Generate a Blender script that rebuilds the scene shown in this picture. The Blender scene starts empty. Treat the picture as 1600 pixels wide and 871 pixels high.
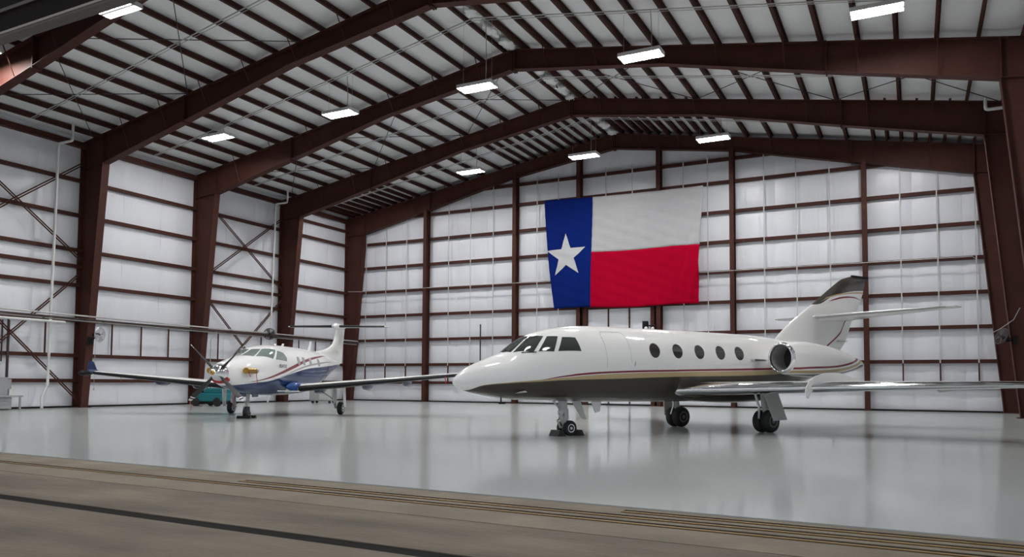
import bpy, math, random, bisect
from mathutils import Vector, Matrix
random.seed(7)
R = math.radians
SC = bpy.context.scene
COL = SC.collection
S = 1.16                       # hangar drawing units -> metres

# ------------------------------------------------------------------ camera, sky, exposure
cam_d = bpy.data.cameras.new('camera')
cam = bpy.data.objects.new('camera', cam_d)
COL.objects.link(cam)
SC.camera = cam
F_PX, CY = 1220.286, 533.58
PITCH, ROLL, YAW, CAM_H = 0.0528215, 0.0060944, -0.4749791, 1.18544 * S
cam_d.sensor_width = 36.0
cam_d.lens = F_PX / 1600.0 * 36.0
cam_d.shift_y = (CY - 435.5) / 1600.0
cam_d.clip_end = 300
_f = Vector((math.sin(YAW) * math.cos(PITCH), math.cos(YAW) * math.cos(PITCH), math.sin(PITCH)))
_r = Vector((math.cos(YAW), -math.sin(YAW), 0))
_u = _r.cross(_f)
_r2 = _r * math.cos(ROLL) + _u * math.sin(ROLL)
_u2 = -_r * math.sin(ROLL) + _u * math.cos(ROLL)
_m = Matrix((_r2, _u2, -_f)).transposed().to_4x4()
_m.translation = Vector((0, 0, CAM_H))
cam.matrix_world = _m

SKY = 0.42
LAMP = 100.0
world = bpy.data.worlds.new('overcast_sky')
SC.world = world
world.use_nodes = True
_bg = world.node_tree.nodes['Background']
_bg.inputs[0].default_value = (0.90, 0.94, 1.0, 1)
_bg.inputs[1].default_value = SKY
SC.view_settings.view_transform = 'Standard'
SC.view_settings.look = 'None'
SC.view_settings.gamma = 1.0
SC.view_settings.use_curve_mapping = False
SC.view_settings.exposure = 0.52

# ------------------------------------------------------------------ materials
def mat(name, col, rough=0.5, metal=0.0, spec=0.5, coat=0.0, var=0.0, vscale=3.0, bump=0.0, bscale=20.0, rvar=0.0, stretch=None, emit=None, dark=None, sharp=0.0):
    m = bpy.data.materials.new(name)
    m.use_nodes = True
    nt = m.node_tree
    b = nt.nodes['Principled BSDF']
    b.inputs['Base Color'].default_value = (*col, 1)
    b.inputs['Roughness'].default_value = rough
    b.inputs['Metallic'].default_value = metal
    b.inputs['Specular IOR Level'].default_value = spec
    if coat:
        b.inputs['Coat Weight'].default_value = coat
        b.inputs['Coat Roughness'].default_value = 0.04
    if emit:
        b.inputs['Emission Color'].default_value = (*emit[0], 1)
        b.inputs['Emission Strength'].default_value = emit[1]
    tc = nt.nodes.new('ShaderNodeTexCoord')
    mp = nt.nodes.new('ShaderNodeMapping')
    nt.links.new(tc.outputs['Object'], mp.inputs[0])
    if stretch:
        mp.inputs['Scale'].default_value = stretch
    if var or rvar:
        n = nt.nodes.new('ShaderNodeTexNoise')
        n.inputs['Scale'].default_value = vscale
        n.inputs['Detail'].default_value = 6
        nt.links.new(mp.outputs[0], n.inputs['Vector'])
        if var:
            mx = nt.nodes.new('ShaderNodeMix')
            mx.data_type = 'RGBA'
            d = dark if dark else tuple(c * (1 - var) for c in col)
            mx.inputs['A'].default_value = (*d, 1)
            mx.inputs['B'].default_value = (*[min(1, c * (1 + var * .5)) for c in col], 1)
            if sharp:
                sr = nt.nodes.new('ShaderNodeMapRange')
                sr.inputs['From Min'].default_value = .5 - sharp
                sr.inputs['From Max'].default_value = .5 + sharp
                nt.links.new(n.outputs['Fac'], sr.inputs['Value'])
                nt.links.new(sr.outputs[0], mx.inputs['Factor'])
            else:
                nt.links.new(n.outputs['Fac'], mx.inputs['Factor'])
            nt.links.new(mx.outputs['Result'], b.inputs['Base Color'])
        if rvar:
            mr = nt.nodes.new('ShaderNodeMapRange')
            mr.inputs['From Min'].default_value = .3
            mr.inputs['From Max'].default_value = .7
            mr.inputs['To Min'].default_value = max(.02, rough - rvar)
            mr.inputs['To Max'].default_value = rough + rvar
            nt.links.new(n.outputs['Fac'], mr.inputs['Value'])
            nt.links.new(mr.outputs[0], b.inputs['Roughness'])
    if bump:
        n2 = nt.nodes.new('ShaderNodeTexNoise')
        n2.inputs['Scale'].default_value = bscale
        n2.inputs['Detail'].default_value = 4
        nt.links.new(mp.outputs[0], n2.inputs['Vector'])
        bp = nt.nodes.new('ShaderNodeBump')
        bp.inputs['Strength'].default_value = bump
        bp.inputs['Distance'].default_value = .05
        nt.links.new(n2.outputs['Fac'], bp.inputs['Height'])
        nt.links.new(bp.outputs[0], b.inputs['Normal'])
    return m

def livery(name, base, bands, smax, zmax, rough=0.42, coat=0.85, axis=0):
    """glossy paint with stripes: each band is (lower curve, upper curve, colour); curves are (s, z) lists"""
    m = bpy.data.materials.new(name)
    m.use_nodes = True
    nt = m.node_tree
    L = nt.links.new
    b = nt.nodes['Principled BSDF']
    b.inputs['Roughness'].default_value = rough
    b.inputs['Coat Weight'].default_value = coat
    b.inputs['Coat Roughness'].default_value = .025
    b.inputs['Specular IOR Level'].default_value = .15
    tc = nt.nodes.new('ShaderNodeTexCoord')
    sp = nt.nodes.new('ShaderNodeSeparateXYZ')
    L(tc.outputs['Object'], sp.inputs[0])
    def math_(op, a, c):
        n = nt.nodes.new('ShaderNodeMath')
        n.operation = op
        for i, v in enumerate((a, c)):
            if isinstance(v, (int, float)):
                n.inputs[i].default_value = v
            else:
                L(v, n.inputs[i])
        return n.outputs[0]
    sn = math_('DIVIDE', sp.outputs[0], smax)
    zn = math_('DIVIDE', sp.outputs[2], zmax)
    def curve(pts):
        n = nt.nodes.new('ShaderNodeFloatCurve')
        L(sn, n.inputs['Value'])
        c = n.mapping.curves[0]
        P = [(x / smax, z / zmax) for x, z in pts]
        if P[0][0] > .001:
            P = [(0, P[0][1])] + P
        if P[-1][0] < .999:
            P = P + [(1, P[-1][1])]
        while len(c.points) < len(P):
            c.points.new(.5, .5)
        for q, (x, y) in zip(c.points, P):
            q.location = (x, y)
            q.handle_type = 'AUTO_CLAMPED'
        n.mapping.update()
        return n.outputs[0]
    prev = None
    for lo, hi, col in bands:
        k = None
        if lo:
            k = math_('GREATER_THAN', zn, curve(lo))
        if hi:
            k2 = math_('LESS_THAN', zn, curve(hi))
            k = math_('MULTIPLY', k, k2) if k else k2
        for src, lim in ((lo, None), ):
            pass
        pts = lo or hi
        if pts[0][0] > .001 and lo and hi:
            k = math_('MULTIPLY', k, math_('GREATER_THAN', sp.outputs[0], pts[0][0]))
            k = math_('MULTIPLY', k, math_('LESS_THAN', sp.outputs[0], pts[-1][0]))
        mx = nt.nodes.new('ShaderNodeMix')
        mx.data_type = 'RGBA'
        L(k, mx.inputs['Factor'])
        if prev is None:
            mx.inputs['A'].default_value = (*base, 1)
        else:
            L(prev, mx.inputs['A'])
        mx.inputs['B'].default_value = (*col, 1)
        prev = mx.outputs['Result']
    L(prev, b.inputs['Base Color'])
    return m

M = {}
M['steel'] = mat('primer_steel', (0.072, 0.026, 0.0195), .6, var=.35, vscale=1.3, spec=.18)
M['steel_dark'] = mat('primer_purlin', (0.062, 0.024, 0.018), .6, var=.3, vscale=1.5, spec=.18)
M['rod'] = mat('dark_rod', (0.05, 0.035, 0.032), .5, metal=.3)
M['insul'] = mat('white_vinyl_blanket', (0.80, 0.82, 0.88), .32, spec=.5, var=.05, vscale=1.2, bump=.35, bscale=4.5, stretch=(1, 1, .16))
M['insul_roof'] = mat('white_roof_blanket', (0.84, 0.86, 0.87), .5, spec=.3, var=.06, vscale=.8, bump=.25, bscale=2.0)
M['strap'] = mat('grey_strap', (0.55, 0.56, 0.57), .45)
M['cladding'] = mat('brown_cladding', (0.009, 0.006, 0.006), .7, spec=.08)
M['soffit'] = mat('soffit_metal', (0.075, 0.062, 0.055), .6)
M['cladding_trim'] = mat('tan_trim', (0.30, 0.26, 0.23), .5)
M['floor'] = mat('grey_epoxy', (0.47, 0.495, 0.49), .145, spec=.45, var=.07, vscale=.3)
_nt = M['floor'].node_tree
_pb = _nt.nodes['Principled BSDF']
_pb.inputs['Specular IOR Level'].default_value = .05
_pb.inputs['Roughness'].default_value = .6
_gl = _nt.nodes.new('ShaderNodeBsdfAnisotropic')
_gl.inputs['Color'].default_value = (.95, .97, .97, 1)
_gl.inputs['Roughness'].default_value = .11
_fr = _nt.nodes.new('ShaderNodeFresnel')
_fr.inputs['IOR'].default_value = 1.42
_mr = _nt.nodes.new('ShaderNodeMapRange')
_mr.inputs['To Max'].default_value = .78
_cl = _nt.nodes.new('ShaderNodeMath')
_cl.operation = 'MINIMUM'
_cl.inputs[1].default_value = .5
_mx = _nt.nodes.new('ShaderNodeMixShader')
_nt.links.new(_fr.outputs[0], _mr.inputs['Value'])
_nt.links.new(_mr.outputs[0], _cl.inputs[0])
_nt.links.new(_cl.outputs[0], _mx.inputs[0])
_nt.links.new(_pb.outputs[0], _mx.inputs[1])
_nt.links.new(_gl.outputs[0], _mx.inputs[2])
_nt.links.new(_mx.outputs[0], _nt.nodes['Material Output'].inputs['Surface'])
M['concrete'] = mat('stained_concrete', (0.205, 0.168, 0.125), .78, var=.42, vscale=1.1, bump=.35, bscale=16, stretch=(.45, 1.2, 1), sharp=.2, spec=.25)
M['threshold'] = mat('threshold_concrete', (0.235, 0.195, 0.142), .7, sharp=.25, var=.3, vscale=1.2, bump=.2, bscale=9, spec=.25)
M['tar'] = mat('dark_sealant', (0.012, 0.0115, 0.011), .85, spec=.1)
M['rail'] = mat('worn_rail_steel', (0.34, 0.21, 0.075), .5, metal=.4, var=.4, vscale=2)
M['groove'] = mat('groove_shade_and_sill_dark', (0.014, 0.012, 0.010), .85, spec=.1)  # near-black: painted recess shade in the rail grooves, own colour of the sill angles
M['white_paint'] = mat('white_aircraft_paint', (0.86, 0.86, 0.85), .4, coat=.8, spec=.2)
M['chrome'] = mat('polished_metal', (0.82, 0.83, 0.85), .10, metal=1)
M['alu'] = mat('bare_aluminium', (0.55, 0.56, 0.57), .35, metal=.9)
M['grey_paint'] = mat('grey_gear_paint', (0.50, 0.51, 0.50), .4)
M['rubber'] = mat('tyre_rubber', (0.014, 0.014, 0.015), .65)
M['hub'] = mat('wheel_hub', (0.16, 0.16, 0.155), .4, metal=.3)
M['black'] = mat('black_plastic', (0.010, 0.010, 0.011), .45, spec=.2)
M['glass_dark'] = mat('dark_cockpit_glass', (0.040, 0.050, 0.047), .05, spec=.8, coat=.3)
M['glass_oval'] = mat('cabin_glass', (0.035, 0.033, 0.032), .12, spec=.8)
M['glass_green'] = mat('pale_green_glass', (0.22, 0.28, 0.26), .07, spec=.8, var=.5, vscale=7, coat=.3)
M['intake'] = mat('intake_dark', (0.05, 0.05, 0.052), .4, metal=.5)
M['boot'] = mat('black_deice_boot', (0.009, 0.009, 0.011), .32, spec=.22)
M['blue'] = mat('navy_aircraft_paint', (0.007, 0.020, 0.085), .3, coat=.7, spec=.2)
M['blue_bright'] = mat('bright_blue_paint', (0.004, 0.060, 0.25), .25, coat=.9, spec=.2)
M['glass_blind'] = mat('blind_behind_glass', (0.36, 0.37, 0.36), .12, spec=.6)
M['duct'] = mat('grey_duct_paint', (0.30, 0.30, 0.30), .4)
M['fan_grey'] = mat('dark_fan_metal', (0.10, 0.10, 0.10), .4, metal=.6)
M['brass'] = mat('brass_cover', (0.45, 0.27, 0.06), .25, metal=.9)
M['red'] = mat('red_cover', (0.42, 0.02, 0.025), .5)
M['ribbon'] = mat('red_ribbon', (0.55, 0.05, 0.05), .7)
M['prop'] = mat('grey_propeller', (0.040, 0.041, 0.043), .4, spec=.25)
M['tip_white'] = mat('white_tip', (0.75, 0.76, 0.76), .4)
M['teal'] = mat('teal_paint', (0.008, 0.17, 0.20), .35)
M['yellow'] = mat('yellow_chock', (0.55, 0.42, 0.03), .6)
M['machine'] = mat('grey_enamel', (0.34, 0.35, 0.36), .45)
M['pvc'] = mat('white_pvc', (0.72, 0.73, 0.72), .4)
M['galv'] = mat('galvanised_conduit', (0.50, 0.50, 0.49), .4, metal=.4)
M['lamp_body'] = mat('lamp_housing', (0.75, 0.75, 0.75), .4)
M['tube'] = mat('lamp_tube', (0.9, 0.9, 0.9), .4, emit=((1.0, 0.985, 0.96), LAMP))
M['cord'] = mat('grey_cord', (0.35, 0.35, 0.35), .5)

# ------------------------------------------------------------------ mesh helpers
class MB:
    def __init__(self):
        self.v, self.f = [], []
    def add(self, vs, fs):
        o = len(self.v)
        self.v += [tuple(x) for x in vs]
        self.f += [tuple(i + o for i in f) for f in fs]
        return self
    def box(self, x0, x1, y0, y1, z0, z1):
        v = [(x, y, z) for z in (z0, z1) for y in (y0, y1) for x in (x0, x1)]
        return self.add(v, [(0, 2, 3, 1), (4, 5, 7, 6), (0, 1, 5, 4), (2, 6, 7, 3), (0, 4, 6, 2), (1, 3, 7, 5)])
    def hexa(self, lo, hi):
        """two quads of four points each"""
        return self.add(list(lo) + list(hi), [(3, 2, 1, 0), (4, 5, 6, 7), (0, 1, 5, 4), (1, 2, 6, 5), (2, 3, 7, 6), (3, 0, 4, 7)])
    def prism(self, poly, fa, fb):
        """poly: 2d points; fa/fb map a 2d point to the two 3d sides"""
        n = len(poly)
        v = [fa(p) for p in poly] + [fb(p) for p in poly]
        return self.add(v, [tuple(range(n))[::-1], tuple(range(n, 2 * n))] + [(i, (i + 1) % n, n + (i + 1) % n, n + i) for i in range(n)])
    def tube(self, path, r, n=8, cap=True):
        path = [Vector(p) for p in path]
        rs = r if isinstance(r, (list, tuple)) else [r] * len(path)
        rings = []
        up = Vector((0, 0, 1))
        for i, p in enumerate(path):
            a = path[max(0, i - 1)]
            b = path[min(len(path) - 1, i + 1)]
            d = (b - a).normalized()
            ref = up if abs(d.z) < .95 else Vector((1, 0, 0))
            x = d.cross(ref).normalized()
            y = x.cross(d).normalized()
            rings.append([p + (x * math.cos(2 * math.pi * k / n) + y * math.sin(2 * math.pi * k / n)) * rs[i] for k in range(n)])
        fs = []
        for i in range(len(path) - 1):
            for k in range(n):
                fs.append((i * n + k, (i + 1) * n + k, (i + 1) * n + (k + 1) % n, i * n + (k + 1) % n))
        if cap:
            fs.append(tuple(range(n)))
            fs.append(tuple((len(path) - 1) * n + k for k in range(n))[::-1])
        return self.add([v for g in rings for v in g], fs)
    def rings(self, rr, close0=False, close1=False, loop=True):
        n = len(rr[0])
        fs = []
        m = n if loop else n - 1
        for i in range(len(rr) - 1):
            for k in range(m):
                fs.append((i * n + k, i * n + (k + 1) % n, (i + 1) * n + (k + 1) % n, (i + 1) * n + k))
        if close0:
            fs.append(tuple(range(n))[::-1])
        if close1:
            fs.append(tuple((len(rr) - 1) * n + k for k in range(n)))
        return self.add([v for g in rr for v in g], fs)
    def lathe(self, c, axis, prof, n=24, close0=False, close1=False):
        """prof: (distance along axis, radius)"""
        c, a = Vector(c), Vector(axis).normalized()
        ref = Vector((0, 0, 1)) if abs(a.z) < .9 else Vector((1, 0, 0))
        x = a.cross(ref).normalized()
        y = a.cross(x).normalized()
        rr = [[c + a * d + (x * math.cos(2 * math.pi * k / n) + y * math.sin(2 * math.pi * k / n)) * r for k in range(n)] for d, r in prof]
        return self.rings(rr, close0, close1)
    def build(self, name, m, parent=None, sc=1.0, smooth=False, sharp=40):
        me = bpy.data.meshes.new(name)
        me.from_pydata([(x * sc, y * sc, z * sc) for x, y, z in self.v], [], self.f)
        me.materials.append(m)
        import bmesh
        bm = bmesh.new()
        bm.from_mesh(me)
        bmesh.ops.recalc_face_normals(bm, faces=bm.faces)
        bm.to_mesh(me)
        bm.free()
        if smooth:
            for p in me.polygons:
                p.use_smooth = True
            me.set_sharp_from_angle(angle=R(sharp))
        o = bpy.data.objects.new(name, me)
        COL.objects.link(o)
        if parent:
            o.parent = parent
        return o

def tag(o, label, cat, group=None, kind=None):
    o['label'] = label
    o['category'] = cat
    if group:
        o['group'] = group
    if kind:
        o['kind'] = kind
    return o

def thing(name, label, cat, loc=(0, 0, 0), rz=0.0, group=None, kind=None):
    o = bpy.data.objects.new(name, None)
    o.empty_display_size = .2
    COL.objects.link(o)
    o.location = loc
    o.rotation_euler = (0, 0, rz)
    return tag(o, label, cat, group, kind)

def copy_of(o, name, parent, loc=(0, 0, 0), rot=None):
    c = o.copy()
    c.name = name
    COL.objects.link(c)
    c.parent = parent
    c.location = loc
    if rot:
        c.rotation_euler = rot
    return c
# ================================================================== THE HANGAR (drawing units, scaled by S)
XL, XR, YB, XC = -32.28, 4.02, 39.70, -14.13
FY = {0: 9.40, 1: 15.45, 2: 21.5, 3: 27.55, 4: 33.6, 5: 39.42}
def ztop(dx):
    return 14.62 - .17 * abs(dx)
BOT = [(0, 13.82), (6.2, 12.90), (11.7, 11.62), (16.65, 10.52)]
def zbot(dx):
    dx = abs(dx)
    for (a, za), (b, zb) in zip(BOT, BOT[1:]):
        if dx <= b:
            return za + (zb - za) * (dx - a) / (b - a)
    return BOT[-1][1]
PD = .235                       # purlin depth
DOOR_SLOPE = -.03
def edge_y(x):                 # front edge of the epoxy floor
    return 7.18 + DOOR_SLOPE * x

# ---- floor
b = MB()
x0, x1 = XL - .3, XR + .3
b.hexa([(x0, edge_y(x0), -.3), (x1, edge_y(x1), -.3), (x1, YB + .2, -.3), (x0, YB + .2, -.3)], [(x0, edge_y(x0), 0), (x1, edge_y(x1), 0), (x1, YB + .2, 0), (x0, YB + .2, 0)])
floor = tag(b.build('floor', M['floor'], None, S), 'glossy light grey epoxy hangar floor', 'floor', kind='structure')

# ---- apron slabs in front: threshold strip, then rows of concrete slabs split by joints
pav = thing('pavement', 'stained brown concrete apron in front of the hangar floor', 'pavement', kind='structure')
def strip(name, d0, d1, xa, xb, m, z=-.012, parent=pav):
    q = MB()
    lo = [(xa, edge_y(xa) - d1, z - .25), (xb, edge_y(xb) - d1, z - .25), (xb, edge_y(xb) - d0, z - .25), (xa, edge_y(xa) - d0, z - .25)]
    q.hexa(lo, [(x, y, z) for x, y, _ in lo])
    return q.build(name, m, parent, S)
def strip_row(d0, d1, m, cuts, z=-.012):
    for a, c in zip(cuts, cuts[1:]):
        strip('concrete_slab', d0, d1, a + .006, c - .006, m, z)
xs_cut = [-46, -20, 16]
RAILS = [(.20, -2.45, 9), (.47, -7.2, 9), (.745, -34, 9)]        # distance from the floor edge, start and end
RW = .085
prev = 0.0
edges = [0.0]
for d, xa, xb in RAILS:
    strip_row(prev + .004, d - RW, M['threshold'], xs_cut)
    if xa > -40:               # ahead of the rail's start the strip is plain concrete
        strip('concrete_slab', d - RW, d + RW, -46, xa, M['threshold'])
    prev = d + RW
strip_row(prev, prev + .55, M['threshold'], xs_cut)
strip_row(prev + .562, 2.54, M['concrete'], xs_cut, -.014)
strip_row(2.72, 6.2, M['concrete'], [-46, -19, 16], -.016)
strip_row(6.212, 22, M['concrete'], [-46, -19, 16], -.018)
q = strip('expansion_joint', 2.54, 2.72, -46, 16, M['tar'], -.022)
q['label'] = 'dark tar-filled expansion joint'
RLAB = ['short steel door rail nearest the epoxy floor edge', 'middle steel door rail between the two others', 'long steel door rail farthest out on the apron']
for (d, xa, xb), lab in zip(RAILS, RLAB):
    t = thing('door_rail', lab, 'rail', group='sliding door rails')
    strip('groove', d - RW, d + RW, xa, xb, M['groove'], -.018, t)  # nearly flush strip, the shade of the recess put into its dark colour
    strip('rail_head', d + .0, d + .038, xa, xb, M['rail'], -.010, t)

# ---- side and back walls
def channel(mb, axis, a, c, pos, z, depth, tall, sgn):
    """C channel girt; axis 'y' runs along a side wall, 'x' along the back wall"""
    th = .018
    lip = .05
    h = tall / 2
    d = depth * sgn
    prof = [(0, -h), (d, -h), (d, -h + lip), (d - th * sgn, -h + lip), (d - th * sgn, -h + th), (th * sgn, -h + th), (th * sgn, h - th), (d - th * sgn, h - th), (d - th * sgn, h - lip), (d, h - lip), (d, h), (0, h)]
    # web toward the room so that the flat face shows
    prof = [(d - x, zz) for x, zz in prof]
    if axis == 'y':
        mb.prism(prof, lambda p: (pos + p[0], a, z + p[1]), lambda p: (pos + p[0], c, z + p[1]))
    else:
        mb.prism(prof, lambda p: (a, pos + p[0], z + p[1]), lambda p: (c, pos + p[0], z + p[1]))
ZG = [1.15, 2.235, 3.759, 5.283, 6.807, 8.331, 9.855]
def blanket(u0, u1, z0, ztopf, place, levels, name, parent, m):
    """vinyl-faced insulation strip, pillowed between the girts; place(u, z, out)"""
    zs = []
    lv = [z0] + [z for z in levels if z > z0 + .2] 
    nu = 6
    vs, fs = [], []
    cols = []
    rr = random.random() * 6
    for i in range(nu + 1):
        u = u0 + (u1 - u0) * i / nu
        zt = ztopf(u)
        L = [z for z in lv if z < zt - .15] + [zt]
        L = L[:99]
        cols.append((u, L))
    nl = min(len(L) for _, L in cols)
    for i, (u, L) in enumerate(cols):
        L = L[:nl - 1] + [L[-1]]
        k = i / nu
        edge = min(1, 4 * k * (1 - k) * 2.2)
        row = []
        for a, c in zip(L, L[1:]):
            for j in range(5):
                f = j / 5
                row.append((u, a + (c - a) * f, (.012 + .045 * math.sin(math.pi * f) ** .6 * (.55 + .45 * edge)) if j else 0.0))
        row.append((u, L[-1], 0))
        # sealed seam: blanket pulled back at its edge
        vs.append([place(uu, zz, o * (.25 if i in (0, nu) else 1) + .006 * math.sin(uu * 9 + zz * 2 + rr)) for uu, zz, o in row])
    q = MB()
    q.rings(vs, loop=False)
    return q.build(name, m, parent, S, smooth=True, sharp=60)

def make_side(name, x, sgn, label):
    w = MB()
    w.box(min(x - .12 * sgn, x - .2 * sgn), max(x - .12 * sgn, x - .2 * sgn), FY[0], YB + .2, 0, ztop(18.15) + .42)
    wall = tag(w.build(name, M['cladding_trim'], None, S), label, 'wall', kind='structure')
    ys = [FY[0] + (YB - FY[0]) * i / 15 for i in range(16)]
    for a, c in zip(ys, ys[1:]):
        blanket(a, c, 0.02, lambda u: ztop(18.15) + .32, lambda u, z, o: (x - .05 * sgn + o * sgn, u, z), ZG + [11.35], 'insulation_panel', wall, M['insul'])
    bays = [(0, 1), (1, 2), (2, 3), (3, 4), (4, 5)]
    for i, j in bays:
        a, c = FY[i] + .02, FY[j] - .02
        zs = list(ZG)
        if (i, j) in ((1, 2), (3, 4)):
            zs.append(6.10)
        if (i, j) == (4, 5):
            zs.append(10.78)
        for z in zs:
            q = MB()
            channel(q, 'y', a, c, x, z, .17, .15, sgn)
            q.build('girt', M['steel'], wall, S)
        # short sag struts between the second and third girts
        for k in (1, 2, 3):
            yy = a + (c - a) * k / 4
            if (i, j) == (3, 4) and k == 2:
                continue
            q = MB()
            q.box(min(x + .13 * sgn, x + .17 * sgn), max(x + .13 * sgn, x + .17 * sgn), yy - .03, yy + .03, ZG[1] + .06, ZG[2] - .06)
            q.build('sag_strut', M['steel'], wall, S)
        q = MB()
        channel(q, 'y', a, c, x, 11.42, .24, .24, sgn)
        q.build('eave_strut', M['steel'], wall, S)
    return wall
wall_left = make_side('wall_left', XL, 1, 'white insulated side wall with brown girts, behind the propeller plane')
wall_right = make_side('wall_right', XR, -1, 'white insulated side wall at the right edge, behind the steel columns')

POSTS = [-26.13, -20.08, -16.15, -11.67, -7.92, -1.90]
w = MB()
w.prism([(XL - .2, 0), (XR + .2, 0), (XR + .2, ztop(18.3) + .38), (XC, ztop(0) + .38), (XL - .2, ztop(18.3) + .38)], lambda p: (p[0], YB + .12, p[1]), lambda p: (p[0], YB + .2, p[1]))
wall_back = tag(w.build('wall_back', M['cladding_trim'], None, S), 'white insulated end wall with brown girts, behind the flag', 'wall', kind='structure')
ZB = ZG + [11.379, 12.55]
xsb = [XL]
for a, c in zip([XL] + POSTS, POSTS + [XR]):
    n = 3 if c - a > 5 else 2
    xsb += [a + (c - a) * k / n for k in range(1, n + 1)]
for a, c in zip(xsb, xsb[1:]):
    blanket(a, c, 0.02, lambda u: ztop(u - XC) + .32, lambda u, z, o: (u, YB + .05 - o, z), ZB, 'insulation_panel', wall_back, M['insul'])
allx = [XL] + POSTS + [XR]
for a, c in zip(allx, allx[1:]):
    for zi, z in enumerate(ZB):
        if z > max(zbot(a - XC), zbot(c - XC)) + .2:
            continue
        if (a, c) == (-16.15, -11.67) and z < 5.2:
            continue
        ca, cc = a, c
        # clip under the rafter
        if z > min(zbot(a - XC), zbot(c - XC)) + .3:
            if a < XC:
                ca = max(a, XC - (14.62 + .2 - z) / .17)
            else:
                cc = min(c, XC + (14.62 + .2 - z) / .17)
        if cc - ca < .5:
            continue
        q = MB()
        channel(q, 'x', ca + .09, cc - .09, YB, z, .17, .16, -1)
        q.build('girt', M['steel'], wall_back, S)
    n = 4 if c - a > 5 else 3
    for k in range(1, n):
        xx = a + (c - a) * k / n
        zt = min(12.9, ztop(xx - XC) - .1)
        door = (a, c) == (-16.15, -11.67)
        q = MB()
        q.box(xx - .026, xx + .026, YB - .188, YB - .176, 5.3 if door else ZG[1] - .07, zt)
        q.build('strap', M['strap'], wall_back, S)
        if not door:
            q = MB()
            q.box(xx - .03, xx + .03, YB - .17, YB - .11, ZG[0] + .07, ZG[1] - .075)
            q.build('sag_strut', M['steel'], wall_back, S)
for x in POSTS:
    q = MB()
    zt = zbot(x - XC) + .12
    y0, y1 = YB - .50, YB - .05
    q.box(x - .11, x + .11, y0, y0 + .02, 0, zt)
    q.box(x - .11, x + .11, y1 - .02, y1, 0, zt)
    q.box(x - .008, x + .008, y0 + .02, y1 - .02, 0, zt)
    q.box(x - .15, x + .15, y0 - .04, y1, 0, .03)
    q.build('end_post', M['steel'], wall_back, S)

for nm, lab, bx in (('baseboard_back', 'thin dark sill angle along the foot of the end wall', (XL, XR, YB - .08, YB + .03)), ('baseboard_left', 'thin dark sill angle along the foot of the side wall', (XL - .03, XL + .07, FY[0], YB - .1)), ('baseboard_right', 'thin dark sill angle along the foot of the right wall', (XR - .07, XR + .03, FY[0], YB - .1))):
    q = MB()
    q.box(*bx, 0, .07)
    tag(q.build(nm, M['groove'], None, S), lab, 'baseboard', kind='structure')

# ---- hangar side door between two end posts
d1 = thing('door_1', 'white panelled overhead door below the flag, behind the jet', 'door', kind='structure')
ja, jb = -15.78, -12.02
for x in (ja, jb):
    q = MB()
    q.box(x - .10, x + .10, YB - .42, YB - .06, 0, 5.2)
    q.build('jamb', M['steel'], d1, S)
q = MB()
q.box(ja, jb, YB - .34, YB - .10, 5.16, 5.40)
q.build('lintel', M['steel'], d1, S)
for k in range(4):
    z0, z1 = .05 + k * 1.28, .05 + (k + 1) * 1.28 - .015
    q = MB()
    for i in range(3):
        xa = ja + .12 + i * (jb - ja - .24) / 3
        xb = xa + (jb - ja - .24) / 3 - .012
        q2 = MB()
        q2.box(xa, xb, YB - .22, YB - .12, z0, z1)
        q2.build('door_panel', M['insul'], d1, S)
for i in (1, 2):
    xa = ja + .12 + i * (jb - ja - .24) / 3
    q = MB()
    q.box(xa - .035, xa + .03, YB - .28, YB - .20, .1, 5.16)
    q.build('door_stile', M['steel'], d1, S)
q = MB()
q.box(ja + .1, jb - .1, YB - .30, YB - .12, 0.01, .09)
q.build('sill', M['black'], d1, S)
q = MB()
q.box(-12.45, -12.2, YB - .75, YB - .5, 3.95, 4.4)
q.tube([(-12.32, YB - .6, 4.17), (-11.8, YB - .6, 4.17)], .035)
tag(q.build('door_opener', M['black'], None, S), 'small black motor box beside the overhead door jamb', 'motor')

# ---- front wall above the door opening (seen from outside at the top left)
q = MB()
q.prism([(XL - .2, 8.30), (XR + .2, 8.30), (XR + .2, ztop(18.3) + .38), (XC, ztop(0) + .38), (XL - .2, ztop(18.3) + .38)], lambda p: (p[0], FY[0] - .18, p[1]), lambda p: (p[0], FY[0] - .01, p[1]))
wall_front = tag(q.build('wall_front', M['cladding'], None, S), 'dark brown header wall above the hangar door opening', 'wall', kind='structure')
for z, h, o in ((8.30, .05, .05), (8.78, .07, .04), (9.25, .07, .04), (9.8, .07, .04), (10.4, .07, .04)):
    q = MB()
    q.box(XL - .2, XR + .2, FY[0] - .18 - o, FY[0] - .181, z, z + h)
    q.build('rib', M['cladding_trim'] if z < 8.4 else M['soffit'], wall_front, S)
q = MB()
q.box(XL - .2, XR + .2, FY[0] - .22, FY[0] + .02, 8.24, 8.30)
q.build('soffit_flange', M['soffit'], wall_front, S)

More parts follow.
